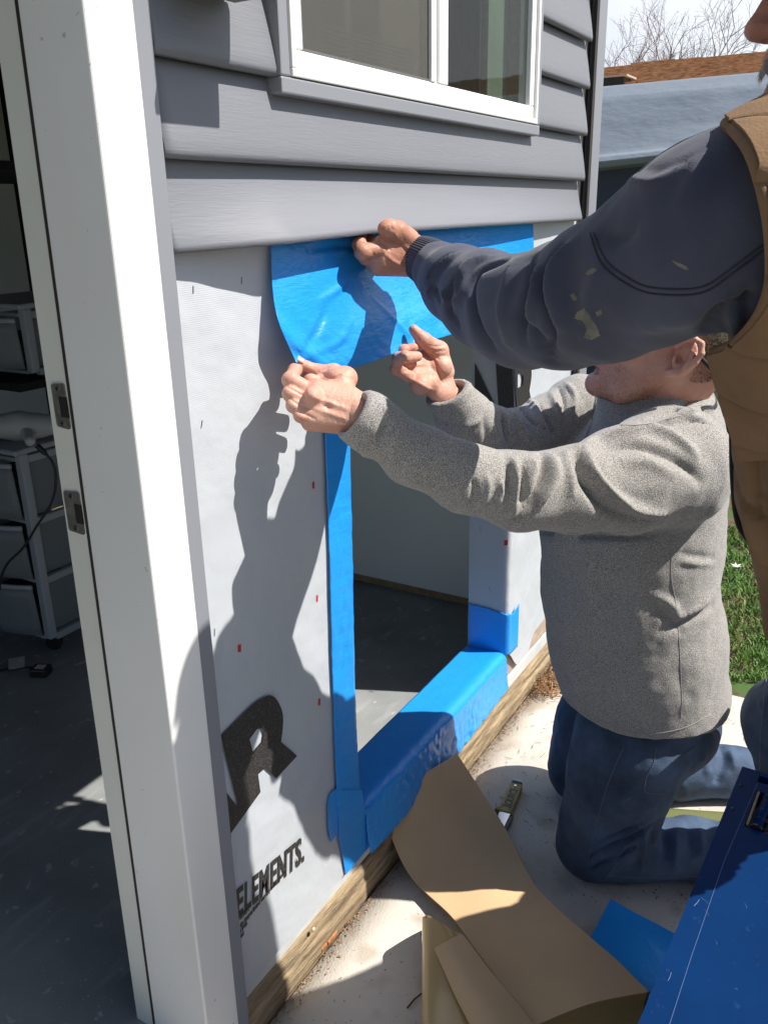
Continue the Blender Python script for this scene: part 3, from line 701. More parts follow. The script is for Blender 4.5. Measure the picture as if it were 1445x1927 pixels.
handfolds_s = [([(715, 452), (722, 462), (735, 470)], .0025, -.0022), ([(740, 440), (760, 462), (790, 478)], .005, .003), ([(718, 470), (740, 492), (770, 505)], .004, .002), ([(722, 458), (728, 470), (724, 484)], .002, -.0016),
               ([(768, 470), (772, 490), (768, 510)], .003, -.0018), ([(750, 455), (770, 480)], .0025, -.0015), ([(735, 420), (738, 432)], .002, -.0008), ([(700, 470), (704, 482)], .002, -.001)]
handfolds_l = [([(583, 745), (610, 755), (650, 768)], .004, .0022), ([(590, 768), (620, 778), (650, 788)], .004, .0016), ([(600, 700), (625, 712), (640, 706)], .0025, -.002), ([(540, 728), (560, 738), (580, 750)], .0022, -.0022),
               ([(608, 756), (618, 766)], .005, -.003), ([(592, 690), (598, 700)], .002, -.0008), ([(544, 748), (560, 760), (585, 770)], .0022, -.002), ([(555, 775), (575, 780), (592, 788)], .0022, -.0016)]
handfolds_r = [([(795, 658), (810, 662), (836, 660)], .0024, -.0018), ([(808, 664), (822, 690), (832, 720)], .003, -.002), ([(758, 700), (780, 692), (800, 690)], .003, -.0022), ([(800, 690), (815, 705), (825, 722)], .0025, -.0018),
               ([(765, 710), (790, 722), (815, 735)], .0035, .0018), ([(796, 640), (800, 650)], .002, -.001), ([(806, 650), (824, 652), (836, 648)], .002, -.0012), ([(812, 668), (826, 676)], .002, -.001)]

# ------------------------------------------------------------------ heads
def head(c, F_, Uv, sc, res=.0026, neck_to=None, near=1):
    """c: point between the ear holes; F_: where the face points; Uv: up of the head"""
    F_ = _n(F_); Uv = _n(Uv-F_*np.dot(Uv, F_)); L_ = np.cross(Uv, F_)
    Pt = lambda f, l, u: np.array(c)+sc*(F_*f+L_*l+Uv*u)
    A = [F_, L_, Uv]; s = SDF(np.array(c)-.20*sc, np.array(c)+.20*sc, res); e = lambda f, l, u, r, k=.02, op='+': s.ell(Pt(f, l, u), np.array(r)*sc, A, k*sc, op)
    co = lambda a, b, ra, rb, k=.012, op='+': s.cone(Pt(*a), Pt(*b), ra*sc, rb*sc, k*sc, op)
    e(-.012, 0, .052, (.098, .077, .092)); e(.035, 0, .045, (.062, .066, .072)); e(.035, 0, -.03, (.058, .058, .062), .03); e(.060, 0, -.062, (.040, .040, .036), .03)
    e(.090, 0, -.082, (.018, .022, .018), .02); e(-.055, 0, -.0, (.045, .055, .06), .03)
    for l in (-1, 1):
        e(.060, l*.040, -.006, (.032, .026, .030), .02); co((-.0, l*.058, -.02), (.055, l*.040, -.078), .017, .016, .025)
        e(.094, l*.030, .030, (.018, .019, .014), .012, '-'); e(.080, l*.032, .052, (.018, .024, .009), .012)
        e(.106, l*.014, -.010, (.013, .010, .010), .006); e(.109, l*.0085, -.019, (.008, .0045, .0045), .003, '-')
    co((.090, 0, .044), (.118, 0, -.002), .008, .011, .012); e(.117, 0, -.006, (.014, .013, .012), .008)
    e(.088, 0, -.040, (.018, .024, .018), .015); e(.101, 0, -.0365, (.008, .022, .0048), .004); e(.099, 0, -.0475, (.008, .020, .0055), .004); e(.1075, 0, -.0415, (.010, .021, .0012), .002, '-')
    e(.098, 0, -.061, (.010, .018, .006), .010, '-')
    if neck_to is not None:
        s2 = _n(L_); s.eseg(Pt(-.022, 0, -.03), neck_to, (.058*sc, .064*sc), (.062*sc, .070*sc), s2, .03)
    for l in (-1, 1):                        # ears
        ec = Pt(-.004, l*.079, .004); ef = _n(-F_*.25*0+F_*1.0+L_*l*(-.50)); eu = _n(Uv*1.-F_*.18); en = _n(np.cross(ef, eu))
        en = en if np.dot(en, L_*l) > 0 else -en
        q = lambda a, b_, n_: ec+sc*(ef*a+eu*b_+en*n_)
        s.ell(q(-.008, .002, .004), np.array((.019, .030, .006))*sc, (ef, eu, en), .006*sc)
        rim = [(.010, .014), (.006, .026), (-.006, .034), (-.020, .030), (-.028, .016), (-.027, .0), (-.020, -.014), (-.010, -.024), (.001, -.029)]
        for i in range(len(rim)-1): s.cone(q(*rim[i], .012 if i < 6 else .008), q(*rim[i+1], .012 if i < 5 else .008), .0048*sc, (.0048 if i < 6 else .007)*sc, .003*sc)
        s.ell(q(-.006, .0, .013), np.array((.010, .014, .009))*sc, (ef, eu, en), .004*sc, '-')
        s.ell(q(-.014, .018, .012), np.array((.005, .010, .005))*sc, (ef, eu, en), .003*sc, '-')
        s.cone(q(-.016, .012, .012), q(-.018, -.012, .012), .0036*sc, .0042*sc, .003*sc); s.cone(q(.004, -.002, .010), q(.003, -.008, .010), .0042*sc, .0042*sc, .003*sc)
        s.ell(q(-.002, -.003, .010), np.array((.0045, .006, .012))*sc, (ef, eu, en), .003*sc, '-')
    V, Q = s.mesh(2); return V, Q, Pt, A
def eyes(Pt, A, sc, parent):
    for l in (-1, 1):
        c = Pt(.078, l*.031, .030); b = MB()
        def f(u, v): a = u*math.pi; t = v*2*math.pi; return c+sc*.0125*(A[0]*math.cos(a)+A[1]*math.sin(a)*math.cos(t)+A[2]*math.sin(a)*math.sin(t))
        b.grid(f, 12, 20); o = b.build('eye', M['eye'], parent, True)
        b = MB(); c2 = c+A[0]*.0006
        b.grid(lambda u, v: c2+sc*.0125*(A[0]*math.cos(u*.42)+A[1]*math.sin(u*.42)*math.cos(v*6.2832)+A[2]*math.sin(u*.42)*math.sin(v*6.2832)), 5, 16); b.build('iris', M['iris'], o, True)
def join(*vq):
    V = []; Q = []; n = 0
    for v, q in vq: V.append(v); Q.append(np.array(q)+n); n += len(v)
    return np.concatenate(V), np.concatenate(Q)
def BOX(u0, u1, h0, h1, z0, z1):
    c = np.array([G(u, h, z) for u in (u0, u1) for h in (h0, h1) for z in (z0, z1)]); return c.min(0), c.max(0)
def limb(s, pts, k=.02): return s.chain([(p, r) for p, r in pts], k)

# ================================================================== the kneeling man
KN = empty('person', tuple(G(.62, 1.70, 0)))
tag(KN, 'kneeling man in a heather grey fleece and jeans holding up the loose blue tape', 'person')
ear = onH(1277, 677, 1.575); hc = ear+WF*.080
Fk = _n(-UR*.97+UP*.30+WF*.10); Uk = _n(UP*.95+UR*.30)
neckb = onH(1240, 800, 1.70)
HV, HQ, Pk, Ak = head(hc, Fk, Uk, 1.16, neck_to=neckb)
# body under the clothes
tors = [(1232, 790, 70, .12), (1225, 850, 95, .15), (1205, 950, 130, .16), (1195, 1100, 130, .165), (1208, 1230, 120, .165), (1212, 1290, 105, .15)]
s = SDF(*BOX(-.15, 1.05, 1.15, 2.1, 0, 1.3), .008)
TP = [(onH(x, y, 1.70), rm(r, onH(x, y, 1.70)), l) for x, y, r, l in tors]
for (a, ra, la), (b_, rb, lb) in zip(TP[:-1], TP[1:]): s.eseg(a, b_, (la, ra), (lb, rb), WF, .03)
LA = [pc(1262, 872, 80, 1.54), pc(1160, 900, 50, 1.47), pc(985, 922, 28, 1.37), pc(790, 858, 36, 1.30), (w_, .030)]
RA = [pc(1130, 790, 45, 1.86), pc(1040, 810, 40, 1.80), pc(975, 828, 36, 1.74), pc(890, 795, 34, 1.70), (w2_, .027)]
limb(s, LA); limb(s, RA)
def gpt(u, h, z): return G(u, h, z)
KNL = onH(1104, 1612, 1.63); KNL[2] = .070
kl = ((KNL-CAM)@UR); 
legL = [(onH(1208, 1330, 1.66), .080), (onH(1160, 1490, 1.64), .075), (KNL, .055), (KNL+UR*.22, .050), (KNL+UR*.42, .042)]
KNR = KNL+WF*.30+UR*.05
legR = [(onH(1212, 1330, 1.78), .080), (KNR+UR*.06+UP*.22, .08), (KNR, .060), (KNR+UR*.22, .055), (KNR+UR*.42, .042)]
limb(s, legL); limb(s, legR)
s.cone(onH(1235, 740, 1.68), onH(1232, 800, 1.70), .055, .07, .03)
BV, BQ = s.mesh(1)
HLv = sculpt(LH[0], LH[1], handfolds_l); HRv = sculpt(RH[0], RH[1], handfolds_r)
# forearm skin running from each hand into its sleeve
def wristpiece(w, to, r0, r1):
    s = SDF(np.minimum(w, to)-.07, np.maximum(w, to)+.07, .003); s.cone(w, to, r0, r1, .01); return s.mesh(1)
V, Q = join((BV, BQ), (HV, HQ), (HLv, LH[1]), (HRv, RH[1]))
body = meshobj('body', V, Q, M['skin'], KN, True)
eyes(Pk, Ak, 1.16, KN)
nt_ = [(onY(778, 616, -.088), CAM-onY(778, 616, -.088), onY(770, 600, -.08)-onY(790, 630, -.09))]
nailobj(onY(566, 679, -.0635)+np.array([0, -.001, .003]), np.array([-.2, -.75, .6]), onY(560, 676, -.05)-onY(590, 690, -.07), .0105, .012, KN)
# fleece
s = SDF(*BOX(-.15, .85, 1.09, 2.02, .35, 1.32), .0042)
sec = [(1232, 765, 100, .105), (1235, 800, 112, .135), (1232, 850, 128, .170), (1204, 920, 152, .195), (1186, 1000, 164, .203), (1180, 1100, 158, .205), (1194, 1200, 160, .207), (1209, 1300, 149, .200), (1219, 1400, 132, .188), (1222, 1470, 128, .182)]
SP = [(onH(x, y, 1.70), rm(r, onH(x, y, 1.70)), l) for x, y, r, l in sec]
for (a, ra, la), (b_, rb, lb) in zip(SP[:-1], SP[1:]): s.eseg(a, b_, (la, ra), (lb, rb), WF, .015)
SLV = [pc(1258, 880, 118, 1.535), pc(1175, 903, 98, 1.46), pc(1080, 922, 80, 1.40), pc(974, 924, 71, 1.345), pc(876, 898, 61, 1.32), pc(785, 858, 56, 1.30), pc(700, 800, 51, 1.285), pc(640, 765, 50, 1.29)]
s.chain(SLV, .022)
SRV = [pc(1150, 800, 72, 1.86), pc(1088, 768, 60, 1.865), pc(1030, 800, 54, 1.81), pc(975, 826, 53, 1.745), pc(915, 812, 51, 1.70), pc(868, 780, 47, 1.665), pc(840, 733, 40, 1.65), pc(828, 705, 38, 1.645)]
s.chain(SRV, .018)
# cuffs: cut square to the arm and hollow
dl = _n(SLV[6][0]-SLV[5][0]); cutp = onH(664, 778, 1.285); s.cut(cutp, dl, .003, cutp-.10, cutp+.10); s.cone(cutp+dl*.02, cutp-dl*.022, .032, .028, .003, '-')
dr = _n(onH(832, 708, 1.645)-onH(862, 772, 1.665)); cutr = onH(843, 735, 1.655); s.cut(cutr, dr, .003, cutr-.08, cutr+.08); s.cone(cutr+dr*.02, cutr-dr*.03, .034, .031, .003, '-')
zh = onH(1200, 1400, 1.49)[2]
q = s.sub(s.lo, s.lo+s.n*s.res); sl_i, P_ = q; uu = (P_-CAM)@UR; hh_ = (P_-CAM)@WF; s.apply(sl_i, (P_[..., 2]-(zh+.030*np.cos((uu-.55)*4)*0)), .004, '-')
# hollow under the hem, collar
for (a, ra, la), (b_, rb, lb) in zip(SP[7:-1], SP[8:]): s.eseg(a-UP*.02, b_-UP*.05, (la-.010, ra-.010), (lb-.008, rb-.008), WF, .004, '-')
ca, cb = onH(1229, 776, 1.695), onH(1227, 724, 1.69)
s.eseg(ca, cb, (.098, rm(107, ca)), (.088, rm(101, cb)), WF, .006)
tl = _n(onH(1325, 715, 1.69)-onH(1122, 734, 1.69)); nrm = _n(np.cross(tl, WF)); nrm = nrm if nrm[2] > 0 else -nrm
s.cut(onH(1224, 724, 1.69), nrm, .003, cb-np.array([.16, .16, .02]), cb+np.array([.16, .16, .12]))
s.eseg(cb+UP*.03, ca+UP*.0, (.080, rm(93, cb)), (.078, rm(93, ca)), WF, .004, '-')
V, Q = s.mesh(2)
kf = [([(1018, 851), (1025, 882), (1018, 913), (1001, 947), (962, 988)], .0085, -.015), ([(1034, 856), (1043, 885), (1036, 915), (1015, 950)], .009, .009), ([(1003, 862), (1006, 890), (995, 920)], .009, .006),
      ([(1083, 850), (1090, 880), (1103, 912), (1122, 947)], .009, -.014), ([(1104, 850), (1118, 892), (1150, 930), (1195, 956), (1246, 968)], .009, .011), ([(1100, 900), (1130, 945), (1180, 975), (1240, 985)], .010, -.006), ([(1064, 856), (1070, 890), (1075, 925)], .010, .006),
      ([(966, 864), (972, 900), (970, 940), (964, 970)], .008, .009), ([(955, 868), (958, 900), (950, 935)], .007, -.008), ([(984, 872), (984, 905), (978, 940)], .006, -.009), ([(940, 905), (950, 930), (935, 950)], .007, .006), ([(915, 890), (920, 920), (908, 950)], .008, .004), ([(890, 900), (893, 925), (885, 950)], .006, -.004),
      ([(1070, 857), (1110, 835), (1155, 820), (1210, 810), (1252, 818), (1292, 842), (1312, 868)], .012, .010), ([(1130, 850), (1180, 838), (1230, 845), (1280, 872), (1312, 905)], .012, -.010), ([(1160, 872), (1215, 868), (1262, 890)], .012, .004),
      ([(1190, 806), (1240, 798), (1300, 792)], .008, -.008), ([(1220, 786), (1262, 770), (1305, 752)], .007, -.009), ([(1240, 800), (1290, 778), (1335, 768)], .007, .008), ([(1270, 790), (1300, 788), (1335, 800)], .006, -.006),
      ([(1010, 998), (1100, 1008), (1190, 1010), (1250, 1003)], .008, -.012), ([(1222, 1115), (1262, 1138), (1278, 1165)], .010, .010), ([(1278, 1165), (1320, 1140), (1350, 1098)], .012, .012), ([(1245, 1188), (1290, 1170), (1342, 1140)], .012, -.013), ([(1230, 1142), (1262, 1165), (1282, 1190)], .009, -.007),
      ([(1275, 1040), (1300, 1046), (1340, 1050)], .009, -.006), ([(1275, 1056), (1305, 1060), (1345, 1062)], .008, .005), ([(1262, 1260), (1282, 1290), (1300, 1310)], .014, -.003),
      ([(1275, 1225), (1280, 1280), (1282, 1345)], .006, -.0012), ([(1060, 1150), (1075, 1250), (1090, 1320)], .014, .006), ([(1100, 1050), (1110, 1120), (1108, 1200)], .02, .006), ([(1150, 1060), (1160, 1180), (1150, 1300)], .025, -.006), ([(1035, 1080), (1045, 1150)], .012, -.005),
      ([(655, 815), (690, 862), (740, 900)], .010, .003), ([(735, 775), (722, 800), (712, 830)], .006, -.007), ([(728, 762), (733, 790)], .006, .005), ([(748, 800), (742, 850), (735, 885)], .008, .004),
      # far sleeve
      ([(948, 782), (952, 805), (956, 832)], .007, -.011), ([(962, 772), (975, 800), (992, 822)], .007, .009), ([(978, 765), (995, 785), (1010, 800)], .006, -.009), ([(998, 752), (1010, 778), (1020, 800)], .007, .009), ([(1012, 762), (1030, 790), (1042, 815)], .006, -.009), ([(1035, 738), (1045, 765), (1055, 790)], .007, .008), ([(1050, 730), (1062, 758), (1060, 785)], .006, -.008), ([(1065, 720), (1080, 745), (1075, 775)], .007, .007),
      ([(930, 800), (938, 820), (938, 840)], .007, .006), ([(908, 780), (914, 810), (912, 838)], .008, -.004), ([(850, 795), (880, 800), (905, 790)], .008, .004), ([(825, 790), (850, 800), (870, 796)], .006, -.004),
      ([(1122, 735), (1112, 790), (1090, 850)], .004, -.006), ([(1130, 792), (1180, 800), (1225, 795)], .005, -.005)]
V = sculpt(V, Q, [(p_, w_f*.88, a_f*(1.6 if i_f < 17 else (.7 if (p_[0][0] > 1200 and p_[0][1] > 1030) else 1.35))) for i_f, (p_, w_f, a_f) in enumerate(kf)]); V = ncloth(V, Q, .004, 14, 3.); V = ncloth(V, Q, .0014, 42, 8.)
fleece = meshobj('fleece_pullover', V, Q, M['fleece'], KN, True); fleece['label'] = 'heather grey quarter zip fleece pullover'
FB = bvh(V, Q)
M['fthread'] = mat('fleece_seam', (.30, .28, .27), .9)
for p in ([(1266, 1005), (1262, 1080), (1270, 1130), (1276, 1190), (1280, 1260), (1282, 1320), (1280, 1350)], [(1124, 737), (1118, 770), (1104, 815), (1086, 850)], [(1120, 795), (1170, 800), (1222, 797), (1280, 782)], [(1092, 1322), (1130, 1355), (1200, 1380), (1280, 1372), (1335, 1345)]): seam(FB, p, .0008, 'seam', M['fthread'], fleece, .0002)
# jeans
s = SDF(*BOX(.2, 1.05, 1.45, 2.12, 0, .75), .005)
legs = [(onH(1222, 1280, 1.66), .135), (onH(1192, 1395, 1.635), .128), (onH(1170, 1450, 1.63), .120), (onH(1145, 1540, 1.635), .108), (KNL+UR*.012+UP*.022, .086)]
s.chain(legs, .02)
s.chain([(KNL+UR*.02, .072), (KNL+UR*.12-UP*.0, .070), (KNL+UR*.25, .069), (KNL+UR*.40-UP*.010, .062)], .015)
s.chain([(onH(1222, 1290, 1.78), .135), (onH(1205, 1370, 1.83), .118), (KNR+UR*.03+UP*.16, .100), (KNR+UP*.01, .088)], .02)
s.chain([(KNR, .078), (KNR+UR*.25+UP*.0, .076), (KNR+UR*.42-UP*.008, .068)], .015)
s.ell(onH(1256, 1345, 1.71), (.108, .160, .100), (UR, WF, UP), .03)
s.cut(np.array([0, 0, .004]), (0, 0, -1), .004)
V, Q = s.mesh(2)
jf = [([(1105, 1622), (1140, 1600), (1200, 1572), (1240, 1548)], .008, -.012), ([(1112, 1640), (1150, 1622), (1190, 1600)], .007, -.010), ([(1108, 1612), (1150, 1586), (1200, 1560)], .008, .008), ([(1118, 1598), (1160, 1575), (1205, 1553)], .007, -.006),
      ([(1132, 1655), (1150, 1625), (1170, 1598)], .008, .008), ([(1215, 1560), (1210, 1600), (1205, 1640)], .009, .006), ([(1230, 1560), (1228, 1600)], .007, -.006), ([(1270, 1558), (1272, 1600), (1268, 1640)], .010, .005), ([(1250, 1560), (1252, 1610)], .009, -.006), ([(1295, 1562), (1298, 1610)], .010, -.006), ([(1318, 1560), (1322, 1610)], .009, .005),
      ([(1100, 1420), (1130, 1440), (1160, 1450)], .012, .005), ([(1085, 1500), (1120, 1525), (1150, 1530)], .014, .005), ([(1352, 1400), (1362, 1430), (1350, 1470)], .010, -.010), ([(1372, 1408), (1380, 1440)], .010, .007), ([(1320, 1420), (1330, 1450)], .010, .005), ([(1075, 1390), (1072, 1440), (1066, 1500)], .01, .004)]
V = sculpt(V, Q, [(p_, w_j, a_j*1.35) for p_, w_j, a_j in jf]); V = ncloth(V, Q, .007, 11, 5.); V = ncloth(V, Q, .0016, 45, 1.)
V[:, 2] = np.maximum(V[:, 2], .003)
jeans = meshobj('jeans', V, Q, M['jean'], KN, True); jeans['label'] = 'dark blue jeans'
JB = bvh(V, Q)
M['jseam'] = mat('jean_seam', (.10, .13, .19), .85)
for p in ([(1173, 1407), (1150, 1458), (1133, 1510), (1116, 1575), (1106, 1621)], [(1234, 1407), (1229, 1436), (1217, 1458), (1213, 1489), (1234, 1493), (1247, 1492)], [(1140, 1646), (1180, 1651), (1240, 1651), (1310, 1649)], [(1262, 1436), (1285, 1420), (1306, 1405)]): seam(JB, p, .0011, 'seam', M['jseam'], jeans, .0004)
# boots of the kneeling man
for K0, d in ((KNL, 0), (KNR, 1)):
    s = SDF(K0+UR*.5-.22, K0+UR*.5+.22, .006); A_ = K0+UR*.42
    s.cone(A_, A_+UR*.07, .045, .042, .02); s.chain([(A_+UR*.07, .04), (A_+UR*.09-UP*.0, .038), (A_+UR*.05-UP*.035, .032)], .02); s.chain([(A_+UR*.09+UP*.01, .036), (A_+UR*.10-UP*.045+UP*.01, .030)], .02)
    V, Q = s.mesh(1); V[:, 2] = np.maximum(V[:, 2], .002); meshobj('boot', V, Q, M['sole'], KN, True)
# short hair and stubble
rk = random.Random(9); HBV = bvh(HV, HQ)
def fuzz(name, n, pick, ln, r, m, parent):
    b = MB(); k = 0
    while k < n:
        p0 = pick()
        if p0 is None: k += 1; continue
        c_ = hc+1.16*Ak[2]*.02; d = _n(p0-c_); h = HBV.ray_cast(Vector(c_+d*.3), Vector(-d)); k += 1
        if h[0] is None: continue
        P = np.array(h[0]); N_ = np.array(h[1]); q = _n(N_*.6-Ak[0]*.5-Ak[2]*.5+np.array([rk.gauss(0, .2) for _ in range(3)])); b.tube([P-N_*.0005, P+q*ln*rk.uniform(.6, 1.2)], [r, r*.5], 3, False)
    return b.build(name, m, parent, True)
M['brown_hair'] = mat('brown_hair', (.075, .045, .028), .7)
fuzz('hair', 9000, lambda: (lambda f, u: None if (u < -.028-.35*(f+.12)) or (f > -.044 and u < .045) else Pk(f, rk.choice((-1, 1))*.08, u))(rk.uniform(-.12, .03), rk.uniform(-.04, .09)), .0042, .00020, M['brown_hair'], KN)
fuzz('stubble', 5200, lambda: Pk(rk.uniform(.0, .105), rk.choice((-1, 1))*rk.uniform(.0, .07), rk.uniform(-.09, -.035)), .0022, .00020, M['brown_hair'], KN)
# cap with a strap across the back
s = SDF(hc-.22, hc+.22, .004)
s.ell(Pk(-.016, 0, .062), np.array((.106, .086, .096))*1.16, Ak, .01); s.cut(Pk(0, 0, .030), -Ak[2]+Ak[0]*.50, .004)
s.ell(Pk(-.016, 0, .062), np.array((.098, .078, .088))*1.16, Ak, .003, '-')
V, Q = s.mesh(2); cap = meshobj('cap', V, Q, M['cap'], KN, True)
b = MB(); b.grid(lambda u, v: Pk(.085+.075*v*math.cos((u-.5)*2.2), (.075-.01*v)*math.sin((u-.5)*2.4), .062-.018*v+.012*math.cos((u-.5)*3)), 20, 8); solid(b.build('cap_brim', M['cap'], cap, True), .003)
b = MB(); b.tube([Pk(-.016+.104*math.cos(a)*1.0, .0835*math.sin(a), .030+.50*(-.016+.104*math.cos(a))) for a in np.linspace(.45, 2*math.pi-.45, 50)], .0042, 8); b.build('strap', M['strap'], cap, True)

# ================================================================== the standing man
ST = empty('person', tuple(G(.78, 1.42, 0)))
tag(ST, 'standing man with grey beard in navy sweatshirt and quilted tan vest holding up the siding', 'person')
nose = onH(1406, 60, 1.07); sc2 = .95; Fs = _n(-UR*.99+WF*.12-UP*.10); Us = _n(UP-UR*.1)
hc2 = nose-sc2*(Fs*.128+_n(Us-Fs*np.dot(Us, Fs))*(-.006))
HV, HQ, Ps, As = head(hc2, Fs, Us, sc2, neck_to=G(.64, 1.06, 1.52))
s = SDF(*BOX(-.1, 1.2, .85, 1.75, 0, 1.75), .010)
s.eseg(G(.64, 1.03, 1.45), G(.61, 1.03, 1.30), (.10, .07), (.10, .08), WF, .04); s.eseg(G(.61, 1.03, 1.30), G(.68, 1.08, 1.02), (.10, .08), (.10, .085), WF, .04); s.eseg(G(.68, 1.08, 1.02), G(.80, 1.22, .90), (.115, .09), (.12, .10), WF, .04)
s.cone(G(.64, 1.04, 1.46), G(.64, 1.07, 1.60), .058, .050, .03)
SA = [pc(1425, 420, 80, .99), pc(1230, 500, 78, 1.065), pc(985, 588, 56, 1.28), pc(860, 532, 40, 1.47), (w3_, .030)]
limb(s, SA, .03)
RSH = G(.66, 1.12, 1.40); REL = G(.82, 1.13, 1.18); RWR = G(.72, 1.12, 1.02); limb(s, [(RSH, .055), (REL, .045), (RWR, .03)], .03)
LEG = onH(1484, 1350, 1.50); lu, lh = float((LEG-CAM)@UR), float((LEG-CAM)@WF)
SL = [(G(lu+.13, 1.19, .90), .09), (G(lu, lh, .50), .065), (G(lu+.15, lh, .09), .045)]
SR = [(G(lu+.20, 1.24, .90), .09), (G(lu+.27, 1.50, .50), .065), (G(lu+.42, 1.50, .09), .045)]
limb(s, SL, .03); limb(s, SR, .03)
BV, BQ = s.mesh(1)
# right hand, mostly hidden behind the vest
rw_ = RWR
def simplehand(w, d, side, up):
    d, side, up = _n(d), _n(side), _n(up); m = w+d*.08
    F = [[(w+d*.02+side*.03, .012), (w+d*.05+side*.045, .0105), (w+d*.075+side*.045-up*.015, .009)]]
    for i, L_ in enumerate((.068, .075, .070, .055)):
        o = side*(.027-.018*i); a = w+d*.08+o; F.append([(a, .009), (a+d*L_*.45-up*.008, .0085), (a+d*L_*.72-up*.026, .0078), (a+d*L_*.8-up*.044, .007)])
    return hand('x', dict(palm=[(w, m, (.026, .018), (.036, .012), side)], fingers=F), .0022)
XH = simplehand(rw_, -UR*.4-WF*.3-UP*.8, -UR, WF)
Vs = sculpt(SH[0], SH[1], handfolds_s)
V, Q = join((BV, BQ), (HV, HQ), (Vs, SH[1]), XH); meshobj('body', V, Q, M['skin_old'], ST, True)
eyes(Ps, As, sc2, ST)
# sweatshirt
s = SDF(*BOX(-.05, 1.02, .82, 1.70, .84, 1.68), .0046)
SV = [pc(1480, 455, 160, 1.00), pc(1415, 430, 183, .985), pc(1330, 452, 168, 1.01), pc(1230, 500, 145, 1.065), pc(1140, 548, 127, 1.125), pc(1060, 578, 112, 1.195), pc(985, 586, 104, 1.28), pc(915, 566, 86, 1.38), pc(860, 533, 68, 1.47), pc(826, 506, 48, 1.54), pc(806, 493, 38, 1.565)]
s.chain(SV, .02)
s.eseg(G(.64, 1.03, 1.44), G(.61, 1.03, 1.30), (.11, .08), (.115, .09), WF, .04); s.eseg(G(.61, 1.03, 1.30), G(.70, 1.09, 1.04), (.115, .09), (.115, .10), WF, .04); s.eseg(G(.70, 1.09, 1.04), G(.81, 1.20, .86), (.125, .115), (.15, .145), WF, .05)
s.eseg(G(.64, 1.04, 1.49), G(.64, 1.05, 1.53), (.075, .075), (.068, .068), WF, .02)
s.chain([(RSH, .060), (REL, .055), (REL+(RWR-REL)*.9, .045)], .03)
dS = _n(SV[-1][0]-SV[-2][0]); cS = onH(812, 497, 1.557)
s.cut(cS, dS, .003, cS-.08, cS+.08); s.cone(cS+dS*.02, cS-dS*.03, .030, .030, .004, '-')
V, Q = s.mesh(2)
sf = [([(948, 492), (912, 504), (890, 532), (886, 575), (900, 620), (925, 655)], .010, -.017), ([(925, 486), (893, 500), (868, 530), (865, 565)], .011, .010), ([(1002, 488), (1000, 520), (996, 552), (980, 598), (985, 640)], .010, -.014), ([(975, 490), (960, 530), (950, 580), (955, 640)], .013, .009),
      ([(1052, 470), (1030, 505), (1022, 535), (1030, 580), (1038, 625), (1036, 680)], .009, -.016), ([(1075, 460), (1052, 500), (1045, 545), (1055, 600)], .013, .012), ([(1012, 500), (1010, 550), (1000, 600)], .010, .008), ([(985, 600), (1010, 625), (1020, 650)], .010, -.008),
      ([(862, 480), (835, 500), (812, 530), (808, 560)], .007, .010), ([(848, 478), (828, 492), (806, 515)], .005, -.009), ([(880, 500), (850, 530), (838, 575), (860, 610)], .008, -.009), ([(830, 540), (836, 570)], .006, .005), ([(800, 530), (815, 545), (822, 565)], .005, -.006), ([(850, 590), (870, 560), (880, 520)], .007, .006),
      ([(1140, 490), (1110, 560), (1105, 620)], .018, .006), ([(1200, 420), (1160, 450), (1130, 440)], .012, -.006), ([(1380, 560), (1340, 600), (1330, 630)], .010, -.014), ([(1360, 570), (1390, 610), (1385, 640)], .010, .010), ([(1345, 640), (1358, 600), (1395, 575), (1430, 560)], .009, -.010), ([(1405, 540), (1400, 590), (1390, 640)], .007, -.009),
      ([(1190, 340), (1230, 350), (1270, 330)], .010, .006), ([(1300, 300), (1310, 340), (1290, 380)], .018, .006), ([(1200, 620), (1260, 600), (1320, 580)], .02, .006)]
V = sculpt(V, Q, [(p_, w_f*.9, a_f*1.5) for p_, w_f, a_f in sf]); V = ncloth(V, Q, .006, 10, 2.); V = ncloth(V, Q, .0012, 40, 4.)
sweat = meshobj('sweatshirt', V, Q, M['sweat'], ST, True); sweat['label'] = 'navy sweatshirt with dried paint on the sleeve'
SB = bvh(V, Q)
M['sseam'] = mat('navy_seam', (.030, .032, .05), .9)
for off in (0, 11): seam(SB, [(1116-off*.6, 439), (1139-off*.8, 490+off*.5), (1171-off*.3, 517+off), (1217, 540+off), (1286, 545+off), (1332, 536+off), (1378, 504+off), (1442, 455+off)], .0011, 'seam', M['sseam'], sweat, .0008)
M['paint'] = mat('dried_paint', (.19, .185, .15), .9, col2=(.11, .115, .10), vscale=45, ramp=(.4, .6), bump=.001, bscale=80)
for pg in ([(1085, 588), (1098, 580), (1108, 592), (1116, 606), (1124, 616), (1128, 632), (1112, 640), (1098, 634), (1104, 618), (1096, 604), (1080, 600)], [(1120, 588), (1130, 582), (1133, 590), (1124, 596)], [(1072, 554), (1080, 552), (1086, 564), (1078, 566)], [(1104, 510), (1116, 504), (1124, 508), (1112, 516), (1102, 518)], [(1264, 490), (1276, 494), (1292, 502), (1296, 508), (1284, 506), (1270, 498)]):
    decal(SB, pg, 'paint_spot', M['paint'], sweat)
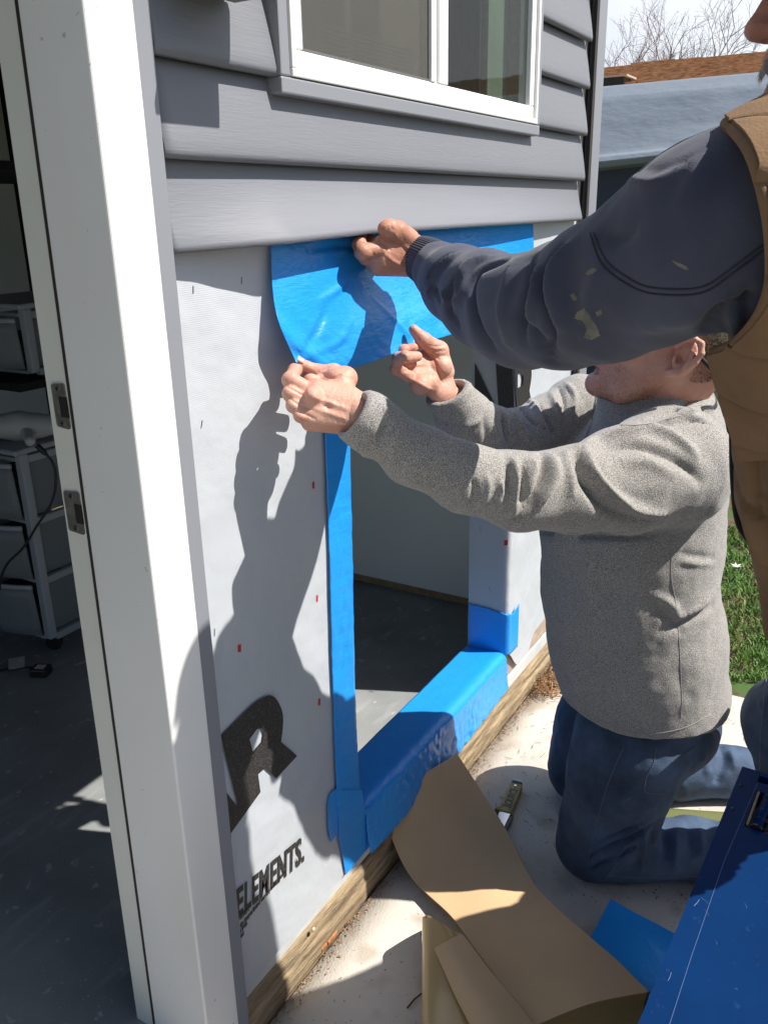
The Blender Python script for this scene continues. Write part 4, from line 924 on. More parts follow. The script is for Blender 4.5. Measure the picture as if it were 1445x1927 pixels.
# ribbed cuff
b = MB(); c0, c1 = onH(782, 482, 1.595), onH(822, 502, 1.545); T_ = _n(c1-c0); sd = _n(np.cross(T_, UP)); u2 = np.cross(T_, sd)
def cuff(u, v):
    a = u*2*math.pi; r = (.0335+.006*v+.002*math.sin(v*3.1))*(1+.018*math.cos(a*54))
    if v < .12: r -= .004*(1-v/.12)
    return c0+(c1-c0)*v+(sd*math.cos(a)*.95+u2*math.sin(a)*1.08)*r
b.grid(cuff, 432, 14); b.build('cuff', M['sweat'], sweat, True)
# quilted vest: a thick shell, armhole cut on the near side
s = SDF(*BOX(.28, .95, .80, 1.32, .82, 1.64), .0055)
vs = []
for xl, y, fb, lat, h_ in [(1480, 215, .070, .12, 1.03), (1440, 270, .085, .128, 1.025), (1390, 380, .105, .130, 1.02), (1384, 520, .110, .130, 1.02), (1382, 680, .110, .130, 1.02), (1392, 800, .110, .125, 1.03), (1396, 900, .110, .125, 1.04), (1434, 1030, .105, .12, 1.05), (1446, 1130, .11, .12, 1.06), (1452, 1270, .115, .12, 1.07)]:
    fb += .045; P = onH(xl, y, h_)+UR*fb; vs.append((P, fb, lat))
for (a, fa, la), (b_, fb, lb) in zip(vs[:-1], vs[1:]): s.eseg(a, b_, (la, fa), (lb, fb), WF, .01)
zb = onH(1440, 1252, 1.00)[2]; s.cut((0, 0, zb), (0, 0, -1), .004)
for (a, fa, la), (b_, fb, lb) in zip(vs[:-1], vs[1:]): s.eseg(a-UP*.02, b_-UP*.03, (la-.02, fa-.02), (lb-.02, fb-.02), WF, .004, '-')
ah = onH(1338, 447, .92); q = s.sub(ah-.35, ah+.35); sl_i, P_ = q; D_ = P_-ah
e_ = np.sqrt(((D_@UR)/.12)**2+((D_[..., 2])/.150)**2); dd = (e_-1)*.12; dd = np.maximum(dd, (D_@WF)-.12); s.apply(sl_i, dd, .005, '-')
s.cone(G(.64, 1.05, 1.50), G(.64, 1.05, 1.75), .080, .086, .01, '-')
V, Q = s.mesh(2); N = vnormals(V, Q)
uu = (V-CAM)@UR; tt_ = V[:, 2]; hq = (V-CAM)@WF; au = uu+hq*.6
g = .105; a1 = np.abs(((au+tt_*.75)/g) % 1-.5)*2; a2 = np.abs(((au-tt_*.75)/g) % 1-.5)*2
qd = -.006*(np.exp(-((1-a1)/.12)**2)+np.exp(-((1-a2)/.12)**2)); V = V+N*qd[:, None]
vf = [([(1345, 700), (1375, 760), (1400, 820), (1412, 900)], .009, -.014), ([(1362, 700), (1395, 760), (1420, 830)], .010, .008), ([(1385, 660), (1372, 720), (1368, 790)], .007, -.007), ([(1440, 700), (1420, 800), (1425, 950), (1440, 1050)], .010, -.010), ([(1400, 930), (1420, 1000), (1440, 1060)], .010, .008), ([(1360, 680), (1400, 672), (1440, 640)], .006, -.007)]
V = sculpt(V, Q, [(p_, w_, a_*1.6) for p_, w_, a_ in vf]); V = ncloth(V, Q, .006, 9, 7.); V = ncloth(V, Q, .0012, 30, 9.)
vest = meshobj('quilted_vest', V, Q, M['duck'], ST, True)
VB = bvh(V, Q)
AR = [(1366, 233, 1.13), (1392, 256, 1.06), (1414, 290, 1.02), (1432, 345, .995), (1446, 410, .985), (1452, 480, .985), (1448, 545, .99), (1424, 602, 1.01), (1384, 646, 1.06), (1343, 664, 1.13)]
AO = [(1600, 110, 1.22), (1620, 150, 1.14), (1640, 220, 1.07), (1660, 300, 1.03), (1670, 400, 1.02), (1670, 500, 1.02), (1660, 600, 1.03), (1600, 760, 1.05), (1500, 840, 1.09), (1395, 860, 1.17)]
def vsh(u, v):
    q0, q1 = cr4(AR, u), cr4(AO, u); q = q0+(q1-q0)*v; P = onH(q[0], q[1], q[2]-.150-.018*math.sin(v*math.pi)); n_ = _n(CAM-P)
    uu = float((P-CAM)@UR)+.6*float((P-CAM)@WF); g = .105; a1 = abs(((uu+P[2]*.75)/g) % 1-.5)*2; a2 = abs(((uu-P[2]*.75)/g) % 1-.5)*2
    return P+n_*(-.006*(math.exp(-((1-a1)/.12)**2)+math.exp(-((1-a2)/.12)**2))+.006*noise.noise(Vector(P*9))+.0012*noise.noise(Vector(P*30)))
b = MB(); b.grid(vsh, 220, 110); solid(b.build('vest_shoulder', M['duck'], vest, True), .010, 1)
b = MB(); b.tube([np.array(vsh(t, 0.))+_n(CAM-np.array(vsh(t, 0.)))*.002 for t in np.linspace(0, 1, 70)], .0068, 12); b.build('armhole_piping', M['duck'], vest, True)
b = MB(); b.tube([vsh(t, .10)+_n(CAM-np.array(vsh(t, .10)))*.0005 if 0 else tuple(np.array(vsh(t, .10))+_n(CAM-np.array(vsh(t, .10)))*.001) for t in np.linspace(0, 1, 70)], .0012, 6); b.build('seam', mat('tan_thread', (.12, .07, .035), .9), vest, True)
b = MB(); LP = [[(1352, 700), (1420, 700)], [(1360, 790), (1440, 790)], [(1362, 890), (1445, 890)], [(1370, 975), (1450, 975)], [(1388, 1012), (1455, 1030)], [(1420, 1050), (1460, 1060)]]
b.grid(lambda u, v: (lambda L_, R_: onH(12+L_[0]+(R_[0]-L_[0])*v, L_[1]+(R_[1]-L_[1])*v, 1.10+.04*v))(cr4([q[0] for q in LP], u), cr4([q[1] for q in LP], u)), 30, 8); solid(b.build('vest_lining', M['lining'], vest, True), .004)
# jeans and boots
s = SDF(*BOX(.5, 1.35, .95, 1.75, 0, 1.08), .007)
for Lg, o in ((SL, 0), (SR, 1)):
    s.chain([(Lg[0][0], .125), ((Lg[0][0]+Lg[1][0])/2, .108), (Lg[1][0], .092), ((Lg[1][0]+Lg[2][0])/2, .085), (Lg[2][0]-UP*.02, .078)], .02)
s.eseg(G(.80, 1.19, .93), G(.84, 1.24, .84), (.135, .12), (.15, .14), WF, .05)
s.cut((0, 0, .045), (0, 0, -1), .004)
V, Q = s.mesh(2); V = sculpt(V, Q, [([(1420, 1300), (1440, 1340)], .01, .006), ([(1415, 1390), (1440, 1410)], .01, -.006)]); V = ncloth(V, Q, .012, 8, 6.); V = ncloth(V, Q, .003, 26, 6.); jn = meshobj('jeans', V, Q, M['jean'], ST, True)
seam(bvh(V, Q), [(1442, 1270), (1436, 1330), (1430, 1400), (1428, 1450)], .0013, 'seam', M['jseam'], jn, .0003)
for Lg in (SL, SR):
    A_ = np.array(Lg[2][0]); A_[2] = .05; s = SDF(A_-.30, A_+.30, .007); s.chain([(A_+UP*.06, .05), (A_, .048), (A_-UR*.13-UP*.012, .040), (A_-UR*.20-UP*.018, .032)], .03); s.ell(A_+UR*.02-UP*.01, (.045, .04, .042), (UR, WF, UP), .02)
    V, Q = s.mesh(1); V[:, 2] = np.maximum(V[:, 2], .002); meshobj('boot', V, Q, M['sole'], ST, True)
# moustache, beard and hair as strands
rs = random.Random(5)
def strands(name, roots, ln, r, m, parent, curl=.3):
    b = MB()
    for P, D_ in roots:
        D_ = _n(D_); s_ = np.array([rs.uniform(-1, 1) for _ in range(3)])*curl; L_ = ln*rs.uniform(.6, 1.2)
        b.tube([P, P+_n(D_+s_*.4-UP*.2)*L_*.5, P+_n(D_+s_*.4-UP*.2)*L_*.5+_n(D_+s_-UP*.9)*L_*.5], [r, r*.9, r*.35], 3, False)
    return b.build(name, m, parent, True)
roots = []
for _ in range(900):
    l = rs.uniform(-.032, .032); t = rs.random(); roots.append((Ps(.100-.16*abs(l)-.3*l*l+.003*t, l, -.022-.012*t-.2*abs(l)), As[0]*.5+As[1]*l*20-As[2]*1.1))
strands('moustache', roots, .022, .00028, M['white_hair'], ST)
roots = []
for _ in range(2600):
    a = rs.uniform(-1.5, 1.5); z = rs.uniform(-.095, -.048); k = 1-abs(a)/1.5; roots.append((Ps(.012+.082*math.cos(a*.9)*(1 if z > -.08 else .9), .052*math.sin(a), z*(.55+.45*math.cos(a*.7))), As[0]*math.cos(a)*.7+As[1]*math.sin(a)*.6-As[2]*1.))
strands('beard', roots, .026, .0003, M['white_hair'], ST)
roots = []
for _ in range(2500):
    a = rs.uniform(.9, 2*math.pi-.9); z = rs.uniform(.0, 1.0); th = z*1.3; roots.append((Ps(-.012+.100*math.cos(a)*math.cos(th*.9), .079*math.sin(a)*math.cos(th*.9), .045+.096*math.sin(th)), As[0]*math.cos(a)+As[1]*math.sin(a)-As[2]*.6))
strands('hair', roots, .024, .0003, M['white_hair'], ST)
# baseball cap of the standing man (above the frame)
s = SDF(hc2-.25, hc2+.25, .005); s.ell(Ps(-.014, 0, .060), np.array((.108, .090, .092))*sc2, As, .01); s.cut(Ps(0, 0, .060), -As[2], .004); s.ell(Ps(-.014, 0, .060), np.array((.100, .082, .084))*sc2, As, .003, '-')
V, Q = s.mesh(2); cp2 = meshobj('cap', V, Q, M['strap'], ST, True)
b = MB(); b.grid(lambda u, v: Ps(.080+.085*v*math.cos((u-.5)*2.2), (.078-.012*v)*math.sin((u-.5)*2.5), .068-.012*v+.010*math.cos((u-.5)*3)), 20, 8); solid(b.build('cap_brim', M['strap'], cp2, True), .003)

# ================================================================== things on the ground
P_ = onZ
def sheet(name, rows, nu, nv, m, parent=None, wob=.002, th=.0006, seed=0):
    """rows of (px, py, z) points; a real sheet lying at those heights"""
    def f(u, v):
        c = cr4([cr4(r, u) for r in rows], v); P = onZ(c[0], c[1], c[2]); P[2] += wob*noise.noise(Vector((P[0]*9+seed, P[1]*9, seed))); return P
    b = MB(); b.grid(f, nu, nv); o = b.build(name, m, parent, True); solid(o, th); return o
M['kraft'] = mat('kraft_paper', (.62, .42, .235), .75, var=.07, vscale=7, bump=.0003, bscale=60, bump2=.003, b2scale=5)
M['kraft_in'] = mat('waxed_paper', (.50, .34, .14), .28, var=.08, vscale=6, bump2=.002, b2scale=6)
rows = [[(709, 1489, .150), (785, 1462, .165), (860, 1419, .160)], [(738, 1580, .075), (820, 1545, .080), (905, 1487, .085)], [(776, 1655, .030), (870, 1625, .036), (962, 1578, .040)], [(846, 1722, .045), (925, 1700, .050), (1012, 1672, .040)],
        [(900, 1795, .085), (995, 1780, .095), (1098, 1752, .085)], [(950, 1862, .115), (1060, 1845, .13), (1165, 1812, .125)], [(1000, 1935, .13), (1105, 1890, .155), (1222, 1866, .15)]]
o = sheet('release_paper', rows, 50, 120, M['kraft'], None, .004)
tag(o, 'long curling strip of brown backing paper leaning from the sill board to the blue toolbox', 'paper')
o = sheet('paper_underside', [[(1000, 1935, .128), (1105, 1889, .152), (1222, 1866, .148)], [(1008, 1975, .09), (1105, 1935, .11), (1212, 1905, .11)], [(1015, 2040, .05), (1105, 2010, .06), (1205, 1985, .06)]], 24, 12, M['kraft_in'], o, .002)
roll = sheet('paper_curl', [[(795, 1727, .10), (806, 1723, .125), (826, 1732, .14), (848, 1748, .138), (868, 1758, .12)], [(794, 1850, .10), (806, 1850, .12), (850, 1860, .13), (895, 1880, .13), (935, 1890, .11)], [(793, 2010, .10), (806, 2010, .115), (860, 2020, .12), (930, 2030, .12), (1000, 2040, .10)]], 40, 40, M['kraft_in'], None, .003)
tag(roll, 'yellowish waxy curl of backing paper standing at the bottom edge of the photo', 'paper')
b_ = sheet('paper_wall', [[(795, 1727, .10), (797, 1736, .05), (800, 1745, .01)], [(794, 1850, .10), (797, 1858, .05), (800, 1868, .01)], [(793, 2010, .10), (796, 2018, .05), (799, 2028, .01)]], 8, 20, M['kraft_in'], roll, .001)
o = sheet('paper_strip', [[(817, 1785, .150), (842, 1770, .158), (869, 1757, .150)], [(850, 1860, .155), (885, 1845, .17), (925, 1828, .155)], [(890, 1940, .15), (940, 1920, .165), (1000, 1920, .15)], [(930, 2030, .14), (990, 2010, .15), (1060, 2010, .14)]], 20, 50, M['kraft'], None, .003, seed=4)
tag(o, 'narrow pale offcut of backing paper lying on the waxy curl', 'paper')
o = sheet('tape_scrap', [[(1148, 1691, .035), (1190, 1715, .03), (1235, 1738, .03), (1290, 1768, .035)], [(1128, 1730, .020), (1175, 1760, .024), (1225, 1785, .024), (1270, 1810, .02)], [(1106, 1772, .016), (1150, 1805, .018), (1190, 1838, .02), (1232, 1880, .02)]], 50, 40, M['blue'], None, .003, .001)
tag(o, 'cut square of blue flashing tape lying on the concrete beside the blue toolbox', 'tape')
# utility knife
KP = onZ(962, 1503, .012); kd = _n(onZ(978, 1466, .012)-onZ(945, 1545, .012)); ks = np.cross(UP, kd); KNF = empty('utility_knife', tuple(KP))
tag(KNF, 'old yellow snap blade knife with hand lettering lying on the concrete', 'knife')
M['ky'] = mat('worn_yellow_plastic', (.46, .34, .10), .6, col2=(.22, .15, .05), vscale=40, bump=.0006, bscale=90)
M['kb'] = mat('black_plastic', (.015, .015, .017), .4); M['chrome'] = mat('chrome', (.55, .56, .58), .2, metal=1.)
def prism(prof, z0, z1, name, m, parent, O, ax, ay):
    n = len(prof); v = [O+ax*p[0]+ay*p[1]+UP*z0 for p in prof]+[O+ax*p[0]+ay*p[1]+UP*z1 for p in prof]
    o = meshobj(name, v, [tuple(range(n))[::-1], tuple(range(n, 2*n))]+[(i, (i+1) % n, (i+1) % n+n, i+n) for i in range(n)], m, parent); return o
o = prism([(-.062, -.017), (-.070, -.022), (-.070, .028), (-.058, .024), (-.055, .018), (.050, .017), (.056, .013), (.056, -.013), (.050, -.017)], -.009, .012, 'handle', M['ky'], KNF, KP, kd, ks); bevel(o, .003, 3)
o = prism([(.0565, -.015), (.064, -.014), (.064, .014), (.0565, .015)], -.008, .011, 'end_cap', M['kb'], KNF, KP, kd, ks); bevel(o, .002)
o = prism([(.0595, -.012), (.0635, -.012), (.0635, .013), (.0595, .013)], .0112, .0165, 'end_clip', mat('clip_white', (.7, .7, .7), .4), KNF, KP, kd, ks)
o = prism([(-.125, -.014), (-.0705, -.016), (-.0705, .014), (-.105, .012)], -.004, .009, 'blade_channel', M['chrome'], KNF, KP, kd, ks); bevel(o, .001)
o = prism([(-.155, -.019), (-.0705, -.023), (-.0705, -.0165), (-.150, -.012)], -.006, .006, 'slider', M['kb'], KNF, KP, kd, ks)
b = MB(); b.tube([KP+kd*.040+UP*.012, KP+kd*.040+UP*.0145], .0035, 12); b.build('rivet', M['chrome'], KNF)
c = bpy.data.curves.new('t', 'FONT'); c.body = 'SOURCE'; c.size = .028; c.extrude = .0002; c.offset = .0006; to = bpy.data.objects.new('t', c); COL.objects.link(to)
dg = bpy.context.evaluated_depsgraph_get(); dg.update(); me = bpy.data.meshes.new_from_object(to.evaluated_get(dg)); bpy.data.objects.remove(to)
xs_ = [v.co.x for v in me.vertices]; Lx = max(xs_)
vsx = [KP+kd*(-.052+.082*v.co.x/Lx)+ks*(-.011+v.co.y*1.05)+UP*(.0124+v.co.z) for v in me.vertices]
meshobj('lettering', vsx, [tuple(p.vertices) for p in me.polygons], M['kb'], KNF)
# kneeling pad between the legs
o = sheet('kneeling_pad', [[(1235, 1528, .03), (1300, 1532, .03), (1420, 1540, .03)], [(1225, 1560, .03), (1300, 1565, .03), (1420, 1575, .03)]], 10, 4, mat('olive_foam', (.13, .14, .05), .9, bump=.001, bscale=90), None, .001, .028)
tag(o, 'olive green foam pad on the concrete between the lower legs of the kneeling man', 'kneeling pad')

# ------------------------------------------------------------------ blue toolbox
TZ = .55; TB = empty('toolbox', (1.10, -1.0, 0)); tag(TB, 'blue painted steel job box with a hinged lid, scratched, at the right edge', 'toolbox')
M['bluepaint'] = mat('blue_paint', (.001, .024, .100), .5, var=.18, vscale=6, bump=.0002, bscale=30, bump2=.0006, b2scale=4)
nd(M['bluepaint'])[1].inputs['Specular IOR Level'].default_value = .08
speck(M['bluepaint'], 60, (.012, .035, .11), .66, .1); speck(M['bluepaint'], 260, (.06, .085, .16), .76, .02)
A = onZ(1396, 1442, TZ); B_ = onZ(1200, 1927, TZ); C_ = onZ(1445, 1463, TZ); ex = _n(B_-A); ey = _n(C_-A); ey = _n(ey-ex*np.dot(ex, ey))
def tb(a, b, z): return A+ex*a+ey*b+np.array([0, 0, z-TZ])
def tbox(name, a0, a1, b0, b1, z0, z1, m, parent=TB, bv=.003):
    bq = MB(); bq.add([tb(a0, b0, z0), tb(a1, b0, z0), tb(a1, b1, z0), tb(a0, b1, z0), tb(a0, b0, z1), tb(a1, b0, z1), tb(a1, b1, z1), tb(a0, b1, z1)], [(0, 3, 2, 1), (4, 5, 6, 7), (0, 1, 5, 4), (1, 2, 6, 5), (2, 3, 7, 6), (3, 0, 4, 7)])
    o = bq.build(name, m, parent); 
    if bv: bevel(o, bv, 3)
    return o
tbox('body', .006, .894, .006, .554, .01, TZ-.020, M['bluepaint'])
def pxt(px, py): q = onZ(px, py, TZ)-A; return float(q@ex), float(q@ey)
h0, h1 = pxt(1428, 1492), pxt(1414, 1552); s0 = pxt(1427, 1462)
lid = MB()
# lid top as plates that leave the slot and the hinge recess free
sb0, sb1 = s0[1], s0[1]+.14; sa0, sa1 = .012, .032; hb0 = h1[1]-.010; ha0, ha1 = h0[0]-.004, h1[0]+.010; hb1 = hb0+.040
def plate(a0, a1, b0, b1): lid.add([tb(a0, b0, TZ-.018), tb(a1, b0, TZ-.018), tb(a1, b1, TZ-.018), tb(a0, b1, TZ-.018), tb(a0, b0, TZ), tb(a1, b0, TZ), tb(a1, b1, TZ), tb(a0, b1, TZ)], [(0, 3, 2, 1), (4, 5, 6, 7), (0, 1, 5, 4), (1, 2, 6, 5), (2, 3, 7, 6), (3, 0, 4, 7)])
mb = min(hb0, sb0)
plate(0, .90, 0, mb); plate(0, sa0, mb, .56); plate(sa0, sa1, sb1, .56)
if sb0 > mb: plate(sa0, sa1, mb, sb0)
plate(sa1, ha0, mb, .56); plate(ha1, .90, mb, .56); plate(ha0, ha1, hb1, .56)
if hb0 > mb: plate(ha0, ha1, mb, hb0)
LID = lid.build('lid', M['bluepaint'], TB)
tbox('lid_gap', .012, .888, .012, .548, TZ-.022, TZ-.0185, M['kb'], TB, 0)
# folded edge line
q0, q1 = pxt(1427, 1462), pxt(1255, 1927)
b = MB(); b.tube([tb(*pxt(1424, 1475), TZ+.0003), tb(*pxt(1362, 1620), TZ+.0003), tb(*pxt(1300, 1800), TZ+.0003), tb(*pxt(1255, 1940), TZ+.0002)], .0005, 6); b.build('fold_line', mat('worn_edge', (.05, .10, .24), .5), LID)
HG = MB(); p0 = tb(h0[0], (h0[1]+h1[1])/2+.012, TZ-.003); p1 = tb(h1[0]+.004, (h0[1]+h1[1])/2+.010, TZ-.003); HG.tube([p0, p1], .0085, 20); hinge = HG.build('hinge', M['bluepaint'], LID, True)
for k in (.24, .5, .76):
    b = MB(); c_ = p0+(p1-p0)*k; t_ = _n(p1-p0)*.0006; b.tube([c_-t_, c_+t_], .0088, 20); b.build('hinge_joint', M['kb'], LID)
b = MB(); b.tube([p1-_n(p1-p0)*.0005, p1+_n(p1-p0)*.0035], .0105, 20); b.build('hinge_pin', M['kb'], LID)
b = MB(); g0 = tb(ha0+.004, hb0+.0035, TZ+.0005); g1 = tb(ha1-.006, hb0+.0035, TZ+.0005); b.tube([g0, g1], .0022, 8); b.build('bare_edge', mat('bare_metal', (.42, .34, .22), .5, metal=.3, var=.4, vscale=60), LID)
for (px, py) in [(1394, 1479), (1379, 1523)]:
    a_, b_2 = pxt(px, py); b = MB(); b.tube([tb(a_, b_2, TZ-.002), tb(a_, b_2, TZ+.0004)], .0034, 12); b.build('bolt_hole', M['hole'], LID)
    b = MB(); b.tube([tb(a_, b_2-.0035, TZ+.0003), tb(a_-.004, b_2-.002, TZ+.0003)], .0008, 5); b.build('chipped_paint', M['steel'], LID)
b = MB(); b.tube([tb(*pxt(1424, 1556), TZ+.0002), tb(*pxt(1450, 1566), TZ+.0002)], .0020, 6); b.build('slot', M['hole'], LID)
b = MB(); b.tube([tb(*pxt(1443, 1545), TZ-.001), tb(*pxt(1443, 1545), TZ+.0006)], .006, 14); b.build('bolt_hole', M['hole'], LID)
b = MB(); b.box((0, 0, 0), (.001, .001, .001))
scr_ = random.Random(3)
for (px, py, dx, dy) in [(1318, 1690, 14, 10), (1305, 1705, 10, -12), (1325, 1712, 8, 12), (1262, 1830, -6, 16), (1400, 1700, 4, 10), (1382, 1860, 5, 3), (1345, 1770, 3, 8)]:
    bq = MB(); bq.tube([tb(*pxt(px, py), TZ+.0002), tb(*pxt(px+dx*.5+1, py+dy*.5), TZ+.0002), tb(*pxt(px+dx, py+dy), TZ+.0002)], .0005, 4); bq.build('scratch', mat('scratch', (.07, .11, .22), .6) if 'scratch' not in bpy.data.materials else bpy.data.materials['scratch'], LID)

# ------------------------------------------------------------------ litter on the concrete
R_ = random.Random(11)
M['straw'] = mat('straw', (.38, .22, .11), .9, var=.5, vscale=30); M['leaf'] = mat('dead_leaf', (.20, .07, .03), .8, var=.5, vscale=40)
b = MB()
for _ in range(1500):
    t = R_.random(); x = 2.30+.36*t**.7; y = -.035-abs(R_.gauss(0, .075))*(.4+t); 
    if x > 2.66: continue
    z = .004+max(0, .03-abs(y)*.10)*R_.random()*1.2; a = R_.uniform(0, 6.28); L_ = R_.uniform(.008, .035)
    p = np.array([x, y, z]); d = np.array([math.cos(a), math.sin(a), R_.uniform(-.2, .35)])
    b.tube([p, p+d*L_*.5+np.array([0, 0, .003]), p+d*L_+np.array([R_.uniform(-.004, .004)]*2+[0])], R_.uniform(.0005, .0014), 3, False)
for _ in range(420):
    x = 2.34+.30*R_.random(); y = -.03-abs(R_.gauss(0, .06)); p = np.array([x, y, .003+.014*R_.random()]); a = R_.uniform(0, 6.28); s1 = R_.uniform(.004, .012); q = np.array([math.cos(a), math.sin(a), R_.uniform(-.3, .3)])*s1; r_ = np.array([-q[1], q[0], R_.uniform(-.004, .004)])*.6
    b.add([p-q, p-r_, p+q, p+r_], [(0, 1, 2, 3)])
tag(b.build('dead_straw', M['straw']), 'rust brown dead grass and leaf scraps heaped by the wall corner', 'debris', kind='stuff')
b = MB()
for _ in range(260):
    x = R_.uniform(1.6, 2.55); y = -.03-.75*R_.random()**1.6; p = np.array([x, y, .003]); a = R_.uniform(0, 6.28); L_ = R_.uniform(.004, .022); d = np.array([math.cos(a), math.sin(a), .05]); b.tube([p, p+d*L_*.5, p+d*L_+np.array([.002, -.001, 0])], R_.uniform(.0004, .0009), 3, False)
for _ in range(900):
    x = R_.uniform(.9, 2.6); y = -.022-abs(R_.gauss(0, .012)); s_ = R_.uniform(.001, .005); p = np.array([x, y, .002]); v8 = [p+np.array([R_.uniform(-1, 1), R_.uniform(-1, 1), R_.uniform(0, 1)])*s_ for _k in range(4)]; b.add(v8, [(0, 1, 2), (0, 2, 3), (0, 3, 1), (1, 3, 2)])
tag(b.build('straw_litter', M['straw']), 'sparse straw bits and crumbs scattered on the concrete along the wall', 'debris', kind='stuff')
b = MB()
for (px, py) in [(910, 1440), (1011, 1461), (1013, 1484), (945, 1461), (640, 1840), (905, 1460), (1035, 1545), (1015, 1590)]+[(R_.randint(1060, 1290), R_.randint(1668, 1700)) for _ in range(26)]:
    p = onZ(px, py, .003); s_ = R_.uniform(.002, .0045); v8 = [p+np.array([R_.uniform(-1, 1), R_.uniform(-1, 1), R_.uniform(0, .8)])*s_ for _k in range(4)]; b.add(v8, [(0, 1, 2), (0, 2, 3), (0, 3, 1), (1, 3, 2)])
tag(b.build('leaf_bits', M['leaf']), 'small dark red leaf bits on the concrete round the knife and knees', 'debris', kind='stuff')
M['orange'] = mat('orange_chip', (.50, .20, .07), .85, var=.4, vscale=60, bump=.001, bscale=90)
for (px, py, a, b2, lb) in [(620, 1765, 12, 4, 'larger'), (606, 1782, 8, 3, 'smaller')]:
    p = onZ(px, py, .012)+np.array([0, -.006, 0]); bq = MB()
    pts = [p+np.array([math.cos(t)*a*.0016*R_.uniform(.6, 1.2), math.sin(t)*b2*.0016*R_.uniform(.5, 1.2), R_.uniform(0, .006)]) for t in np.linspace(0, 6.28, 12)[:-1]]
    top = [q+np.array([0, 0, .005]) for q in pts]; n = len(pts); bq.add(pts+top, [tuple(range(n))[::-1], tuple(range(n, 2*n))]+[(i, (i+1) % n, (i+1) % n+n, i+n) for i in range(n)])
    tag(bq.build('brick_chip', M['orange']), lb+' of two orange brick chips lying against the weathered sill board', 'chip')
b = MB(); b.tube([onZ(795, 1868, .004), onZ(780, 1880, .006), onZ(766, 1897, .004)], .0016, 6); tag(b.build('twig', mat('dark_twig', (.04, .03, .025), .8)), 'short dark twig on the concrete beside the paper curl', 'twig')
b = MB()
def peb(u, v): a = u*math.pi; t = v*6.2832; c0_ = onY(590, 1749, -.020); r = .0055; return c0_+np.array([r*math.sin(a)*math.cos(t), r*math.sin(a)*math.sin(t)*.6, r*math.cos(a)*.9])
b.grid(peb, 8, 12); tag(b.build('snail_shell', mat('pale_shell', (.55, .48, .36), .5, var=.3, vscale=90), None, True), 'tiny pale round shell stuck on the weathered sill board', 'shell')

# ------------------------------------------------------------------ lawn
gm = mat('grass_blade', (.13, .24, .035), .6, col2=(.06, .13, .018), vscale=5, ramp=(.3, .7)); speck(gm, 3, (.17, .20, .06), .56, .1)
rg = np.random.default_rng(4); n = 120000
X = 2.66+5.5*rg.random(n)**1.5; Yy = -2.6+3.4*rg.random(n)
keep = np.array([noise.noise(Vector((x*2.4, y*2.4, 3)))+.5*noise.noise(Vector((x*9, y*9, 1))) > -.22-.10*min(1, (x-2.66)/.4)+(.26 if x < 2.85 else 0) for x, y in zip(X, Yy)]); X, Yy = X[keep], Yy[keep]; n = len(X)
a = rg.random(n)*6.28; hgt = .010+.022*rg.random(n); wd = .0016+.0018*rg.random(n)+.0006*(X-2.6); ln = .024*rg.random(n)+.006; la = rg.random(n)*6.28
p = np.stack([X, Yy, np.full(n, -.022)], 1); sdv = np.stack([np.cos(a), np.sin(a), 0*a], 1)*wd[:, None]; tip = p+np.stack([np.cos(la)*ln, np.sin(la)*ln, hgt], 1); mid = p+np.stack([np.cos(la)*ln*.3, np.sin(la)*ln*.3, hgt*.6], 1)
V = np.stack([p-sdv, p+sdv, mid+sdv*.8, mid-sdv*.8, tip], 1).reshape(-1, 3); i5 = np.arange(n)*5
me = bpy.data.meshes.new('grass'); F4 = np.stack([i5, i5+1, i5+2, i5+3], 1); F3 = np.stack([i5+3, i5+2, i5+4], 1)
me.vertices.add(len(V)); me.vertices.foreach_set('co', V.ravel().astype(np.float32)); me.loops.add(n*7); me.loops.foreach_set('vertex_index', np.concatenate([F4, F3], 1).ravel().astype(np.int32))
ls = np.stack([np.arange(n)*7, np.arange(n)*7+4], 1).ravel(); me.polygons.add(2*n); me.polygons.foreach_set('loop_start', ls.astype(np.int32)); me.update(); me.validate(); me.materials.append(gm)
go = bpy.data.objects.new('grass', me); COL.objects.link(go); tag(go, 'short patchy green lawn grass beyond the concrete edge', 'grass', kind='stuff')
b = MB(); fp = onZ(1385, 1066, .03)
for k in range(6): a_ = k*1.05; b.add([fp, fp+np.array([math.cos(a_)*.012, math.sin(a_)*.012, .004]), fp+np.array([math.cos(a_+.4)*.028, math.sin(a_+.4)*.028, .008]), fp+np.array([math.cos(a_+.8)*.012, math.sin(a_+.8)*.012, .004])], [(0, 1, 2, 3)])
tag(b.build('white_flower', mat('petal', (.8, .8, .74), .6)), 'single small white flower in the lawn behind the kneeling man', 'flower')

